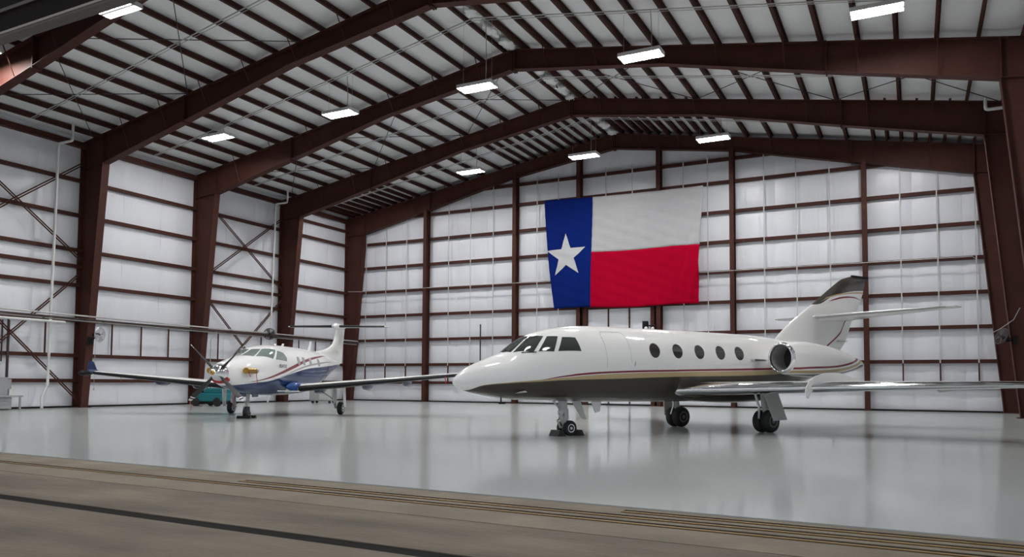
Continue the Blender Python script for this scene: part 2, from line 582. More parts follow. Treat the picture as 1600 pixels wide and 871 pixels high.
# ---- roof: metal skin, blankets, purlins
q = MB()
for s in (-1, 1):
    q.hexa([(XC, FY[0] - .4, ztop(0) + .38), (XC + s * 18.6, FY[0] - .4, ztop(18.6) + .38), (XC + s * 18.6, YB + .3, ztop(18.6) + .38), (XC, YB + .3, ztop(0) + .38)],
           [(XC, FY[0] - .4, ztop(0) + .45), (XC + s * 18.6, FY[0] - .4, ztop(18.6) + .45), (XC + s * 18.6, YB + .3, ztop(18.6) + .45), (XC, YB + .3, ztop(0) + .45)])
ceiling = tag(q.build('ceiling', M['cladding_trim'], None, S), 'white insulated roof underside crossed by dark brown purlins', 'ceiling', kind='structure')
PDX = [.45, 1.5, 2.45] + [3.58 + 1.14 * k for k in range(13)]
def roof_blanket(y0, y1, s):
    nodes = [.0] + PDX + [18.3]
    vs = []
    ny = 5
    for i in range(ny + 1):
        y = y0 + (y1 - y0) * i / ny
        ey = .3 if i in (0, ny) else 1
        row = []
        for a, c in zip(nodes, nodes[1:]):
            for j in range(4):
                f = j / 4
                dx = a + (c - a) * f
                row.append((XC + s * dx, y, ztop(dx) + PD + .05 - (.035 * ey * math.sin(math.pi * f) if j else 0)))
        row.append((XC + s * nodes[-1], y, ztop(nodes[-1]) + PD + .05))
        vs.append(row)
    b = MB()
    b.rings(vs, loop=False)
    b.build('insulation_panel', M['insul_roof'], ceiling, S, smooth=True, sharp=60)
yr = [FY[0] + (YB - FY[0]) * i / 15 for i in range(16)]
for a, c in zip(yr, yr[1:]):
    for s in (-1, 1):
        roof_blanket(a, c, s)
def purlin(dx, s, y0, y1, deep=PD):
    zc = ztop(dx)
    fl = .085
    th = .014
    # Z section standing on the rafter, web tilted with the roof
    P = [(0, 0), (-fl, 0), (-fl, th), (-th, th), (-th, deep), (fl - th, deep), (fl - th, deep - th), (0, deep - th)]
    b = MB()
    b.prism(P, lambda p: (XC + s * (dx + p[0]), y0, zc - .17 * p[0] + p[1]), lambda p: (XC + s * (dx + p[0]), y1, zc - .17 * p[0] + p[1]))
    return b.build('purlin', M['steel_dark'], ceiling, S)
for s in (-1, 1):
    for dx in PDX:
        purlin(dx, s, FY[0], YB)
    # doubled lines in the end bay
    for dx in (.95, 1.98, 3.0, 4.15, 5.29, 13.27, 14.41, 15.55, 16.69, 17.6):
        purlin(dx, s, FY[4] + .3, YB)
# torn insulation bulging between the two ridge purlins
for k in range(22):
    y = FY[0] + .6 + k * 1.36
    b = MB()
    n = 10
    rr = []
    for i in range(n + 1):
        f = i / n
        yy = y + 1.15 * f
        wdt = .26 * (math.sin(math.pi * f) ** .5 if 0 < f < 1 else .05) * (.7 + .5 * random.random())
        zz = ztop(0) + .04 - .06 * random.random()
        rr.append([(XC + wdt * math.cos(a) + .05 * random.uniform(-1, 1), yy, zz + .09 * math.sin(a) + .03 * random.uniform(-1, 1)) for a in [2 * math.pi * j / 8 for j in range(8)]])
    b.rings(rr, True, True)
    b.build('ridge_insulation', M['insul_roof'], ceiling, S, smooth=True, sharp=80)

# ---- portal frames
FW, FT, WT = .17, .022, .012          # half flange width, flange and web thickness
def frame(i, label):
    y = FY[i]
    t = thing('steel_frame', label, 'steel frame', group='hangar portal frames')
    for s in (-1, 1):
        X = lambda dx: XC + s * dx
        # column
        out, ib, it, zh = 18.13, 17.55, 16.65, BOT[-1][1]
        zt = ztop(out)
        b = MB()
        b.prism([(out, 0), (ib, 0), (it, zh), (it, ztop(it)), (out, zt)], lambda p: (X(p[0]), y - WT, p[1]), lambda p: (X(p[0]), y + WT, p[1]))
        b.hexa([(X(out), y - FW, 0), (X(out - FT), y - FW, 0), (X(out - FT), y + FW, 0), (X(out), y + FW, 0)], [(X(out), y - FW, zt), (X(out - FT), y - FW, zt), (X(out - FT), y + FW, zt), (X(out), y + FW, zt)])
        b.hexa([(X(ib), y - FW, 0), (X(ib - FT), y - FW, 0), (X(ib - FT), y + FW, 0), (X(ib), y + FW, 0)], [(X(it), y - FW, zh), (X(it - FT), y - FW, zh), (X(it - FT), y + FW, zh), (X(it), y + FW, zh)])
        col = b.build('column', M['steel'], t, S)
        b = MB()
        b.box(min(X(out), X(ib - .12)), max(X(out), X(ib - .12)), y - .24, y + .24, 0, .03)
        b.build('base_plate', M['steel'], col, S)
        b = MB()                      # knee stiffeners
        b.hexa([(X(it), y - .15, zh), (X(it + .03), y - .15, zh), (X(it + .03), y + .15, zh), (X(it), y + .15, zh)], [(X(it), y - .15, ztop(it)), (X(it + .03), y - .15, ztop(it)), (X(it + .03), y + .15, ztop(it)), (X(it), y + .15, ztop(it))])
        b.hexa([(X(it), y - .14, zh), (X(out), y - .14, zh - .12), (X(out), y + .14, zh - .12), (X(it), y + .14, zh)], [(X(it), y - .14, zh + .02), (X(out), y - .14, zh - .1), (X(out), y + .14, zh - .1), (X(it), y + .14, zh + .02)])
        b.build('knee_stiffener', M['steel'], col, S)
        # rafter
        b = MB()
        poly = [(dx, z) for dx, z in BOT] + [(16.65, ztop(16.65)), (0, ztop(0))]
        b.prism(poly, lambda p: (X(p[0]), y - WT, p[1]), lambda p: (X(p[0]), y + WT, p[1]))
        for (a, za), (c, zc) in zip(BOT, BOT[1:]):
            b.hexa([(X(a), y - FW, za - FT), (X(c), y - FW, zc - FT), (X(c), y + FW, zc - FT), (X(a), y + FW, za - FT)], [(X(a), y - FW, za), (X(c), y - FW, zc), (X(c), y + FW, zc), (X(a), y + FW, za)])
        b.hexa([(X(0), y - FW, ztop(0) - FT), (X(18.13), y - FW, ztop(18.13) - FT), (X(18.13), y + FW, ztop(18.13) - FT), (X(0), y + FW, ztop(0) - FT)], [(X(0), y - FW, ztop(0)), (X(18.13), y - FW, ztop(18.13)), (X(18.13), y + FW, ztop(18.13)), (X(0), y + FW, ztop(0))])
        raf = b.build('rafter', M['steel'], t, S)
        for dx in (.02, 11.7):
            b = MB()
            z0, z1 = zbot(dx) - .09, ztop(dx) + .02
            b.hexa([(X(dx), y - FW, z0), (X(dx + .045), y - FW, z0), (X(dx + .045), y + FW, z0), (X(dx), y + FW, z0)], [(X(dx), y - FW, z1), (X(dx + .045), y - FW, z1), (X(dx + .045), y + FW, z1), (X(dx), y + FW, z1)])
            b.build('splice_plate', M['steel'], raf, S)
        if i < 5:
            sides = (-1, 1)
        else:
            sides = (-1,)
        for dx in PDX[1:-1:2]:
            for e in sides:
                b = MB()
                b.tube([(X(dx), y + e * .62, ztop(dx) + .02), (X(dx), y + e * .15, zbot(dx) + .02)], .022, 4)
                b.build('flange_brace', M['steel'], raf, S)
    return t
frame(1, 'brown steel portal frame nearest the door, only its upper left part in view')
frame(2, 'brown steel portal frame whose column carries a fan above the propeller plane wingtip')
frame(3, 'brown steel portal frame rising right behind the propeller of the propeller plane')
frame(4, 'brown steel portal frame second from the end wall, behind the propeller plane cabin')
frame(5, 'brown steel end frame standing against the flag wall')

# ---- cross bracing on the side wall
def brace(name, label, ends, r=.035, group=None, dbl=True):
    t = thing(name, label, 'brace', group=group)
    for a, c in ends:
        a, c = Vector(a), Vector(c)
        n = 2 if dbl else 1
        for k in range(n):
            o = Vector((0, 0, (k - .5) * .11)) if dbl else Vector((0, 0, 0))
            b = MB()
            b.tube([a + o, c + o], r if not dbl else .028, 6)
            b.build('rod', M['steel'] if dbl else M['rod'], t, S)
    return t
xb = XL + .30
ya, yb_ = FY[1] + .2, FY[2] - .2
brace('cross_brace', 'upper crossed brown braces on the wall beside the tall white drain pipe by the bench', [((xb, ya, 10.6), (xb + .06, yb_, 6.35)), ((xb + .06, ya, 6.35), (xb, yb_, 10.6))], group='wall cross braces')
brace('cross_brace', 'lower crossed brown braces on the wall above the grey workbench', [((xb, ya, 5.75), (xb + .06, yb_, .38)), ((xb + .06, ya, .38), (xb, yb_, 5.75))], group='wall cross braces')
ya, yb_ = FY[3] + .2, FY[4] - .2
brace('cross_brace', 'upper crossed brown braces on the wall above the propeller plane cockpit', [((xb, ya, 10.5), (xb + .06, yb_, 6.35)), ((xb + .06, ya, 6.35), (xb, yb_, 10.5))], group='wall cross braces')
brace('cross_brace', 'lower crossed brown braces on the wall just behind the propeller plane cockpit', [((xb, ya, 5.75), (xb + .06, yb_, .38)), ((xb + .06, ya, .38), (xb, yb_, 5.75))], group='wall cross braces')
# roof rods
def zr(x, o=-.03):
    return ztop(x - XC) + o
def roofrods(yi, yj, xa, xc, label):
    brace('brace_rod', label, [((xa, yi, zr(xa)), (xc, yj, zr(xc))), ((xa, yj, zr(xa)), (xc, yi, zr(xc)))], r=.016, dbl=False, group='roof brace rods')
roofrods(FY[1] + .2, FY[2] - .2, -31.4, -25.6, 'thin crossed rods under the roof nearest the door above the side wall eave')
roofrods(FY[1] + .2, FY[2] - .2, -25.6, -19.8, 'thin crossed rods under the roof above the large lamp at the top left')
roofrods(FY[3] + .2, FY[4] - .2, -31.4, -25.6, 'thin crossed rods under the roof above the second drain pipe elbow')
roofrods(FY[3] + .2, FY[4] - .2, -25.6, -19.8, 'thin crossed rods under the roof between the lamps left of the ridge')
roofrods(FY[3] + .2, FY[4] - .2, -19.8, -14.4, 'thin crossed rods under the roof just left of the ridge')
roofrods(FY[3] + .2, FY[4] - .2, -13.8, -8.2, 'thin crossed rods under the roof just right of the ridge')
roofrods(FY[3] + .2, FY[4] - .2, -8.2, -2.6, 'thin crossed rods under the middle of the right roof slope')
roofrods(FY[3] + .2, FY[4] - .2, -2.6, 3.0, 'thin crossed rods under the roof by the right eave pipe')

# ---- high bay lamps
lamp_parts = {}
def lamp(x, y, z, label):
    t = thing('high_bay_lamp', label, 'lamp', (x * S, y * S, z * S), group='high bay lamps')
    if not lamp_parts:
        hx, hy = .72, .30
        b = MB()
        b.box(-hx, hx, -hy, hy, .07, .13)
        lamp_parts['housing'] = b.build('housing', M['lamp_body'], t, S)
        for k in (-1, 1):
            b = MB()
            b.hexa([(-hx + .04, k * .05, .0), (hx - .04, k * .05, .0), (hx - .04, k * (hy - .02), .0), (-hx + .04, k * (hy - .02), .0)], [(-hx + .04, k * .05, .06), (hx - .04, k * .05, .06), (hx - .04, k * (hy - .02), .06), (-hx + .04, k * (hy - .02), .06)])
            lamp_parts['tube%d' % k] = b.build('lamp_tube', M['tube'], t, S)
        b = MB()
        for k in (-1, 0, 1):
            if k == 0:
                b.box(-hx, hx, -.045, .045, -.014, .07)
            else:
                b.box(-hx, hx, k * (hy + .006) - .012, k * (hy + .006) + .012, -.006, .07)
        for k in (-1, 1):
            b.box(k * (hx - .015) - .015, k * (hx - .015) + .015, -hy, hy, -.012, .07)
        lamp_parts['rim'] = b.build('rim', M['lamp_body'], t, S)
    else:
        for k, o in lamp_parts.items():
            copy_of(o, o.name.split('.')[0], t)
    # cord and two hanger wires
    top = zr(x, .0) - z
    b = MB()
    b.tube([(.35, 0, .13), (.36, .02, top * .45), (.33, 0, top)], .014, 5)
    b.build('cord', M['cord'], t, S)
    for k in (-1, 1):
        b = MB()
        b.tube([(k * .6, 0, .12), (k * .6, 0, top)], .005, 4)
        b.build('hanger_wire', M['galv'], t, S)
    return t
LX = [-27.4, -20.5, -14.1, -7.85, -.75]
for y, z, labs in ((14.5, 12.0, ['lit lamp at the left edge of the picture, cut off', 'lit lamp nearest the top left corner', 'lit front row lamp near the ridge', 'lit front row lamp right of the ridge', 'lit front row lamp by the right wall']),
                   (24.5, 12.02, ['lit lamp hanging closest to the side wall above the propeller plane', 'lit lamp second from the side wall in the middle row', 'lit lamp in front of the ridge in the middle row', 'lit lamp above the white half of the flag, in front of a rafter', 'lit lamp nearest the top right corner']),
                   (35.0, 12.22, ['lit back row lamp by the side wall eave', 'lit lamp left of the flag, below the end frame rafter', 'lit lamp hanging just above the blue part of the flag', 'lit lamp right of the flag top corner, on the end frame rafter', 'lit back row lamp by the right wall'])):
    for x, lab in zip(LX, labs):
        lamp(x, y, min(z, zr(x, -.12)) if y < 34 else min(z, zr(x, -.1)), lab)
# ---- conduits under the purlins, one per lamp row
for y, lab in ((18.5, 'thin grey conduit across the roof nearest the door'), (24.22, 'thin grey conduit across the roof over the middle lamp row'), (30.4, 'thin grey conduit across the roof between two middle frames'), (36.2, 'thin grey conduit across the roof over the back lamp row')):
    b = MB()
    b.tube([(-31.2, y, zr(-31.2, -.08)), (XC, y, zr(XC, -.08)), (2.9, y, zr(2.9, -.08))], .022, 6)
    b.tube([(-31.2, y + .09, zr(-31.2, -.09)), (XC, y + .09, zr(XC, -.13)), (2.9, y + .09, zr(2.9, -.09))], .012, 6)
    tag(b.build('conduit', M['galv'], None, S), lab, 'conduit', group='roof conduits')

# ---- pipes
def pipe(name, path, r, m, label, cat='pipe', n=10, group=None):
    b = MB()
    b.tube(path, r, n)
    return tag(b.build(name, m, None, S, smooth=True), label, cat, group)
# ---- drain pipes with an elbow at the eave
def elbowed(pts, k=.10, n=4):
    pts = [Vector(p) for p in pts]
    out = [pts[0]]
    for i in range(1, len(pts) - 1):
        a, p, c = pts[i - 1], pts[i], pts[i + 1]
        d0 = (a - p).normalized() * min(k, (a - p).length * .45)
        d1 = (c - p).normalized() * min(k, (c - p).length * .45)
        for j in range(n + 1):
            f = j / n
            out.append((p + d0) * (1 - f) ** 2 + p * 2 * f * (1 - f) + (p + d1) * f * f)
    return out + [pts[-1]]
xp = -31.76
pipe('drain_pipe', elbowed([(xp, 19.72, .02), (xp, 19.68, .45), (xp, 19.92, .95), (xp, 20.02, 11.10), (xp + .92, 20.02, 11.10), (xp + .92, 20.02, 11.85)]), .055, M['pvc'], 'tall white drain pipe with a bent foot, beside the grey workbench', group='white drain pipes')
pipe('drain_pipe', elbowed([(xp, 32.3, .02), (xp, 32.6, 11.15), (xp + .85, 32.6, 11.15), (xp + .85, 32.6, 11.85)]), .05, M['pvc'], 'white drain pipe with an elbow high above the propeller plane cabin', group='white drain pipes')
pipe('drain_pipe', elbowed([(3.55, 33.0, 11.3), (2.53, 33.0, 11.3), (2.53, 33.0, 11.78)]), .06, M['pvc'], 'short white pipe elbow under the eave at the upper right corner', group='white drain pipes')
pipe('conduit', elbowed([(-31.98, 28.5, .5), (-31.98, 28.45, 3.3), (-31.98, 28.85, 3.75)]), .022, M['galv'], 'thin grey bent conduit on the wall behind the propeller', 'conduit', 6)
# pipe run with trolley lines in front of the columns
t = thing('pipe_run', 'long run of parallel grey and dark pipes along the side wall', 'pipe')
for k, (x, dz, r, m) in enumerate(((-30.98, 0, .035, 'galv'), (-30.98, -.13, .03, 'rod'), (-31.1, -.20, .03, 'galv'))):
    b = MB()
    b.tube([(x, 15.6, 3.93 + dz), (x, 21.4, 3.86 + dz), (x, 27.5, 3.80 + dz), (x, 39.1, 3.70 + dz)], r, 8)
    b.build('pipe', M[m], t, S, smooth=True)
for k in range(9):
    y = 16.6 + k * 2.6
    b = MB()
    b.box(-31.3, -30.96, y - .015, y + .015, 3.66, 3.69)
    b.build('hanger', M['rod'], t, S)
b = MB()
b.tube(elbowed([(-31.0, 15.6, 3.57), (-31.0, 20.1, 3.55), (-31.66, 20.2, 3.55)]), .05, 8)
tag(b.build('air_pipe', M['pvc'], None, S, smooth=True), 'short thick white pipe below the pipe run at the left edge', 'pipe')
# conduit along the end wall and a cable at the right
b = MB()
b.tube([(-32.0, 39.3, 6.9), (-30.9, 39.2, 6.84), (-24, 39.18, 6.84), (-18, 39.2, 6.80), (2.37, 39.2, 6.80), (2.5, 39.35, 6.70)], .02, 6)
tag(b.build('conduit', M['galv'], None, S), 'thin grey conduit running along the end wall behind the flag', 'conduit')
pipe('cable', [(2.93, 39.1, 3.45), (2.85, 36.2, 3.3), (2.80, 33.2, 3.22), (3.12, 32.0, 3.47), (3.16, 30.5, 3.75)], .013, M['galv'], 'thin grey cable beside the right wall fan', 'cable', 6)

pipe('riser_pipe', [(-22.3, 39.35, 2.3), (-22.3, 39.35, 4.55)], .04, M['rod'], 'dark vertical pipe on the end wall above the jet nose')
# ---- flag
fl = thing('flag', 'large flag with white star on blue, white over red, hung on the end wall', 'flag')
def flag_edge(u, v):
    """u along the top edge 0..1, v down 0..1 -> wall x, z"""
    xl = -18.13 + .62 * v ** 1.3
    xr = -9.30 - .22 * min(1, v * 1.6)
    sag = .10 * math.sin(math.pi * min(1, u * 1.0)) * (1 - v) * .6
    return xl + (xr - xl) * u, 11.33 - .12 * u - sag - 6.02 * v - .08 * v * (1 - u) + .05 * math.sin(u * 9) * v
def flag_pt(u, v, o=0.0):
    x, z = flag_edge(u, v)
    fold = .05 * math.sin(x * 5.5 + v * 3.0) * v + .08 * math.sin(u * 8 - v * 5) * v * (.4 + u) + .07 * v * u ** 6 * math.sin((x + v * 1.6) * 12) + .012 * math.sin(z * 11 + x * 4)
    return (x, 39.12 + fold - .10 * v + o, z)
def flag_piece(name, m, u0, u1, v0, v1, nu, nv, u1b=None):
    rr = []
    for j in range(nv + 1):
        v = v0 + (v1 - v0) * j / nv
        ub = u1
        rr.append([flag_pt(uf(u0, v) + (uf(u1, v) - uf(u0, v)) * i / nu, v) for i in range(nu + 1)])
    q = MB()
    q.rings(rr, loop=False)
    o = q.build(name, m, fl, S, smooth=True, sharp=80)
    sol = o.modifiers.new('cloth_thickness', 'SOLIDIFY')
    sol.thickness = .004
    return o
def uf(u, v):                   # the hoist seam leans with the cloth
    return u if u != .325 else .325 - .055 * v ** 1.5
def cloth(name, col, trans):
    m = mat(name, col, .85, spec=.0, var=.10, vscale=2.5)
    nt = m.node_tree
    b = nt.nodes['Principled BSDF']
    out = nt.nodes['Material Output']
    tr = nt.nodes.new('ShaderNodeBsdfTranslucent')
    tr.inputs[0].default_value = (*col, 1)
    mx = nt.nodes.new('ShaderNodeMixShader')
    mx.inputs[0].default_value = .25
    nt.links.new(b.outputs[0], mx.inputs[1])
    nt.links.new(tr.outputs[0], mx.inputs[2])
    last = mx
    if trans:
        tp = nt.nodes.new('ShaderNodeBsdfTransparent')
        m2 = nt.nodes.new('ShaderNodeMixShader')
        m2.inputs[0].default_value = trans
        nt.links.new(mx.outputs[0], m2.inputs[1])
        nt.links.new(tp.outputs[0], m2.inputs[2])
        last = m2
    nt.links.new(last.outputs[0], out.inputs['Surface'])
    return m
M['flag_blue'] = cloth('flag_blue', (0.008, 0.024, 0.19), 0)
M['flag_white'] = cloth('flag_white', (0.64, 0.64, 0.66), .2)
M['flag_red'] = cloth('flag_red', (0.50, 0.004, 0.032), 0)
flag_piece('blue_field', M['flag_blue'], 0, .325, 0, 1, 26, 48)
flag_piece('white_stripe', M['flag_white'], .325, 1, 0, .5, 60, 26)
flag_piece('red_stripe', M['flag_red'], .325, 1, .5, 1, 60, 26)
def star_uv(x, z):
    v = (11.33 - z) / 6.06
    for _ in range(8):
        xl, xr = flag_edge(0, v)[0], flag_edge(1, v)[0]
        u = (x - xl) / (xr - xl)
        v += (flag_edge(u, v)[1] - z) / 6.06
    return u, v
cx, cz, R1 = -16.78, 8.12, 1.25
tips = []
for k in range(10):
    a = R(90 + 36 * k + 2)
    r_ = R1 if k % 2 == 0 else R1 * .40
    tips.append((cx + r_ * .95 * math.cos(a), cz + r_ * math.sin(a)))
outl = []
for k in range(10):
    (xa, za), (xb_, zb_) = tips[k], tips[(k + 1) % 10]
    for j in range(5):
        outl.append((xa + (xb_ - xa) * j / 5, za + (zb_ - za) * j / 5))
q = MB()
rr = []
for f in (1, .8, .6, .4, .2, .02):
    rr.append([flag_pt(*star_uv(cx + (x - cx) * f, cz + (z - cz) * f), -.03) for x, z in outl])
q.rings(rr, False, True)
st = q.build('star', M['flag_white_solid'] if 'flag_white_solid' in M else cloth('star_white', (0.70, 0.71, 0.73), 0), fl, S, smooth=True, sharp=80)
st['label'] = 'five-pointed white star'

# ---- wall fans
def fan(loc, axis, base, label, gm='fan_grey'):
    """loc: hub; axis: blowing direction; base: mounting point on the steel (drawing units)"""
    t = thing('wall_fan', label, 'fan', group='wall fans')
    c, a = Vector(loc), Vector(axis).normalized()
    b = MB()
    rad = .31
    x = a.cross(Vector((0, 0, 1))).normalized()
    y = a.cross(x).normalized()
    def ring(d, r, th):
        b.tube([c + a * d + (x * math.cos(2 * math.pi * k / 28) + y * math.sin(2 * math.pi * k / 28)) * r for k in range(29)], th, 4, False)
    ring(0, rad, .014)
    for k, f in enumerate((.25, .5, .75, .9)):
        ring(.11 * math.sqrt(1 - f * f) + .0, rad * f, .005)
        ring(-.11 * math.sqrt(1 - f * f), rad * f, .005)
    for k in range(20):
        an = 2 * math.pi * k / 20
        dr = x * math.cos(an) + y * math.sin(an)
        for e in (-1, 1):
            b.tube([c + a * e * .11 * math.sqrt(max(0, 1 - f * f)) + dr * rad * f for f in (.15, .5, .8, 1)], .004, 3, False)
    g = b.build('guard', M[gm], t, S)
    b = MB()
    for k in range(4):
        an = 2 * math.pi * k / 4 + .4
        dr = x * math.cos(an) + y * math.sin(an)
        tn = -x * math.sin(an) + y * math.cos(an)
        b.hexa([c + dr * .06 - tn * .03 - a * .03, c + dr * .27 - tn * .10 - a * .05, c + dr * .27 + tn * .10 + a * .04, c + dr * .06 + tn * .03 + a * .02],
               [c + dr * .06 - tn * .03 - a * .02, c + dr * .27 - tn * .10 - a * .04, c + dr * .27 + tn * .10 + a * .05, c + dr * .06 + tn * .03 + a * .03])
    b.build('blade_set', M[gm], t, S)
    b = MB()
    b.lathe(c - a * .32, a, [(0, .03), (.02, .08), (.24, .08), (.28, .05), (.33, .04)], 14, True, True)
    mo = b.build('motor', M['black'], t, S, smooth=True)
    b = MB()
    e = Vector(base)
    b.tube([c - a * .2, c - a * .2 + Vector((0, 0, -.12)), e], .035, 6)
    b.box(e.x - .06, e.x + .06, e.y - .10, e.y + .10, e.z - .16, e.z + .16)
    b.build('bracket', M['black'], t, S)
    if gm == 'alu':
        b = MB()
        b.tube([c - a * .2 + Vector((0, 0, -.1)), c - a * .2 + Vector((0, 0, -2.3))], .008, 5)
        b.lathe(c - a * .2 + Vector((0, 0, -2.36)), (0, 0, 1), [(0, .035), (.08, .03)], 10, True, True)
        b.build('pull_cord', M['galv'], t, S)
    return t
fan((-30.72, 21.45, 3.10), (.93, .30, -.05), (-31.36, 21.45, 2.86), 'round wall fan on the column beside the propeller plane wingtip', 'alu')
fan((-30.85, 31.4, 3.72), (.6, -.75, .1), (-31.35, 33.4, 3.6), 'round wall fan partly hidden behind the propeller plane roof')
fan((2.86, 33.35, 2.98), (-.80, -.45, .40), (3.30, 33.6, 2.85), 'round wall fan on the steel column at the right edge')

# ---- grey workbench with cabinets and risers at the left wall
t = thing('workbench', 'grey metal workbench with a box on top at the left edge', 'workbench')
def gbox(name, m, x0, x1, y0, y1, z0, z1, parent=None):
    q = MB()
    q.box(x0, x1, y0, y1, z0, z1)
    return q.build(name, M[m], parent, S)
gbox('bench_top', 'machine', -32.0, -31.2, 16.9, 18.62, .50, .56, t)
for x in (-31.95, -31.28):
    for y in (16.95, 18.5):
        gbox('leg', 'machine', x, x + .06, y, y + .06, 0, .50, t)
q = gbox('drawer_unit', 'machine', -31.9, -31.32, 17.2, 18.25, .04, .50, t)
for k in range(3):
    d = gbox('drawer', 'machine', -31.32, -31.30, 17.72, 18.22, .06 + k * .145, .19 + k * .145, q)
gbox('back_panel', 'machine', -32.0, -31.97, 16.9, 18.6, .56, 1.20, t)
tag(gbox('control_cabinet', 'machine', -31.94, -31.7, 17.95, 18.30, .561, 1.26), 'grey control cabinet standing on the workbench', 'cabinet')
q = gbox('document_box', 'pvc', -31.94, -31.75, 18.40, 18.54, .561, .80)
tag(q, 'small white box beside the grey control cabinet on the bench', 'box')
for y, lab in ((17.98, 'dark vertical pipe running down to the bench back'), (18.44, 'dark vertical pipe running down behind the small white box'), (18.2, 'thin dark vertical pipe between two thicker ones above the bench')):
    pipe('riser_pipe', [(-32.04, y, 3.55), (-32.04, y, 1.27 if y != 18.2 else 1.9)], .05 if y != 18.2 else .03, M['rod'], lab, group='pipes above the workbench')

# ---- teal tug and grey cart behind the propeller plane
t = thing('aircraft_tug', 'teal aircraft tug parked behind the propeller plane nose', 'tug', (-29.2 * S, 26.2 * S, 0), R(8))
def tb(name, m, x0, x1, y0, y1, z0, z1, parent, bev=.03):
    q = MB()
    q.box(x0, x1, y0, y1, z0, z1)
    o = q.build(name, M[m], parent)
    bv = o.modifiers.new('round', 'BEVEL')
    bv.width = bev
    bv.segments = 2
    return o
body = tb('body', 'teal', -.9, 1.1, -.6, .6, .25, .72, t, .08)
tb('hood', 'teal', -.2, 1.05, -.55, .55, .70, .98, t, .08)
tb('chassis', 'black', -1.0, 1.2, -.55, .55, .12, .26, t)
tb('seat', 'black', -.65, -.3, -.3, .3, .72, .84, t)
tb('backrest', 'black', -.72, -.62, -.3, .3, .80, 1.12, t)
b = MB()
b.tube([(-.15, 0, .95), (-.3, 0, 1.1)], .02, 6)
b.lathe((-.3, 0, 1.1), (-.6, 0, 1), [(0, .16), (.02, .18), (.03, .16)], 16, True, True)
b.build('steering_wheel', M['black'], t)
for x in (-.62, .78):
    for y in (-.58, .58):
        b = MB()
        b.lathe((x, y - .09, .24), (0, 1, 0), [(0, .12), (.0, .20), (.03, .24), (.15, .24), (.18, .20), (.18, .12)], 18, True, True)
        b.build('wheel', M['rubber'], t, smooth=True)
t = thing('utility_cart', 'grey metal service cart behind the propeller plane landing gear', 'cart', (-28.6 * S, 33.2 * S, 0), R(20))
tb('body', 'machine', -.75, .75, -.45, .45, .16, 1.0, t)
tb('lid', 'machine', -.78, .78, -.48, .48, 1.0, 1.06, t)
tb('door', 'grey_paint', -.1, .68, -.47, -.45, .22, .92, t, .01)
for x in (-.55, .55):
    for y in (-.35, .35):
        b = MB()
        b.lathe((x, y - .03, .085), (0, 1, 0), [(0, .05), (0, .085), (.06, .085), (.06, .05)], 12, True, True)
        b.build('caster', M['rubber'], t, smooth=True)
# ================================================================== AIRCRAFT (metres; local x aft from the nose, local -y to the port side)
def pchip(xs, ys):
    n = len(xs)
    h = [xs[i + 1] - xs[i] for i in range(n - 1)]
    d = [(ys[i + 1] - ys[i]) / h[i] for i in range(n - 1)]
    m = [0] * n
    m[0], m[-1] = d[0], d[-1]
    for i in range(1, n - 1):
        if d[i - 1] * d[i] > 0:
            a, b = 2 * h[i] + h[i - 1], h[i] + 2 * h[i - 1]
            m[i] = (a + b) / (a / d[i - 1] + b / d[i])
    def f(x):
        x = min(max(x, xs[0]), xs[-1])
        i = min(max(bisect.bisect_right(xs, x) - 1, 0), n - 2)
        t = (x - xs[i]) / h[i]
        return (2 * t ** 3 - 3 * t * t + 1) * ys[i] + (t ** 3 - 2 * t * t + t) * h[i] * m[i] + (-2 * t ** 3 + 3 * t * t) * ys[i + 1] + (t ** 3 - t * t) * h[i] * m[i + 1]
    return f
class Loft:
    """rows: station, top z, bottom z, z of the widest line, half width, roundness"""
    def __init__(self, rows, t0=0.0):
        xs = [r[0] for r in rows]
        self.f = [pchip(xs, [r[k] for r in rows]) for k in range(1, 6)]
        self.s0, self.s1, self.t0 = xs[0], xs[-1], t0
    def at(self, s, a):
        top, bot, zc, hw, n = [f(s) for f in self.f]
        c, q = math.cos(a), math.sin(a)
        e = 2.0 / n
        t = hw * math.copysign(abs(c) ** e, c)
        z = zc + (top - zc if q > 0 else zc - bot) * math.copysign(abs(q) ** e, q)
        return Vector((s, -(t + self.t0), z))
    def normal(self, s, a):
        e = 2e-3
        u = self.at(s + e, a) - self.at(s - e, a)
        v = self.at(s, a + e) - self.at(s, a - e)
        n = u.cross(v)
        n.normalize()
        c = self.at(s, a) - Vector((s, -self.t0, self.f[2](s)))
        return n if n.dot(c) > 0 else -n
    def body(self, ns=90, na=48, front=2.0, open0=False):
        rr = []
        for i in range(ns + 1):
            f = i / ns
            f = f ** 1.5 if front > 1 else f
            s = self.s0 + (self.s1 - self.s0) * f
            rr.append([self.at(s, 2 * math.pi * k / na) for k in range(na)])
        return MB().rings(rr, not open0, True)
def patch(L, pts, off=.006, mirror=False, dens=6, rings=(1, .75, .5, .25, .02), thick=.012):
    """a pane lying on the skin; pts are (station, angle in degrees)"""
    if mirror:
        pts = [(s, 180 - a) for s, a in pts]
    out = []
    for (s0, a0), (s1, a1) in zip(pts, pts[1:] + pts[:1]):
        for j in range(dens):
            out.append((s0 + (s1 - s0) * j / dens, a0 + (a1 - a0) * j / dens))
    cs = sum(p[0] for p in out) / len(out)
    ca = sum(p[1] for p in out) / len(out)
    rr = [[L.at(s, R(a)) - L.normal(s, R(a)) * thick for s, a in out]]
    for f in rings:
        row = []
        for s, a in out:
            s2, a2 = cs + (s - cs) * f, R(ca + (a - ca) * f)
            row.append(L.at(s2, a2) + L.normal(s2, a2) * off)
        rr.append(row)
    return MB().rings(rr, False, True)
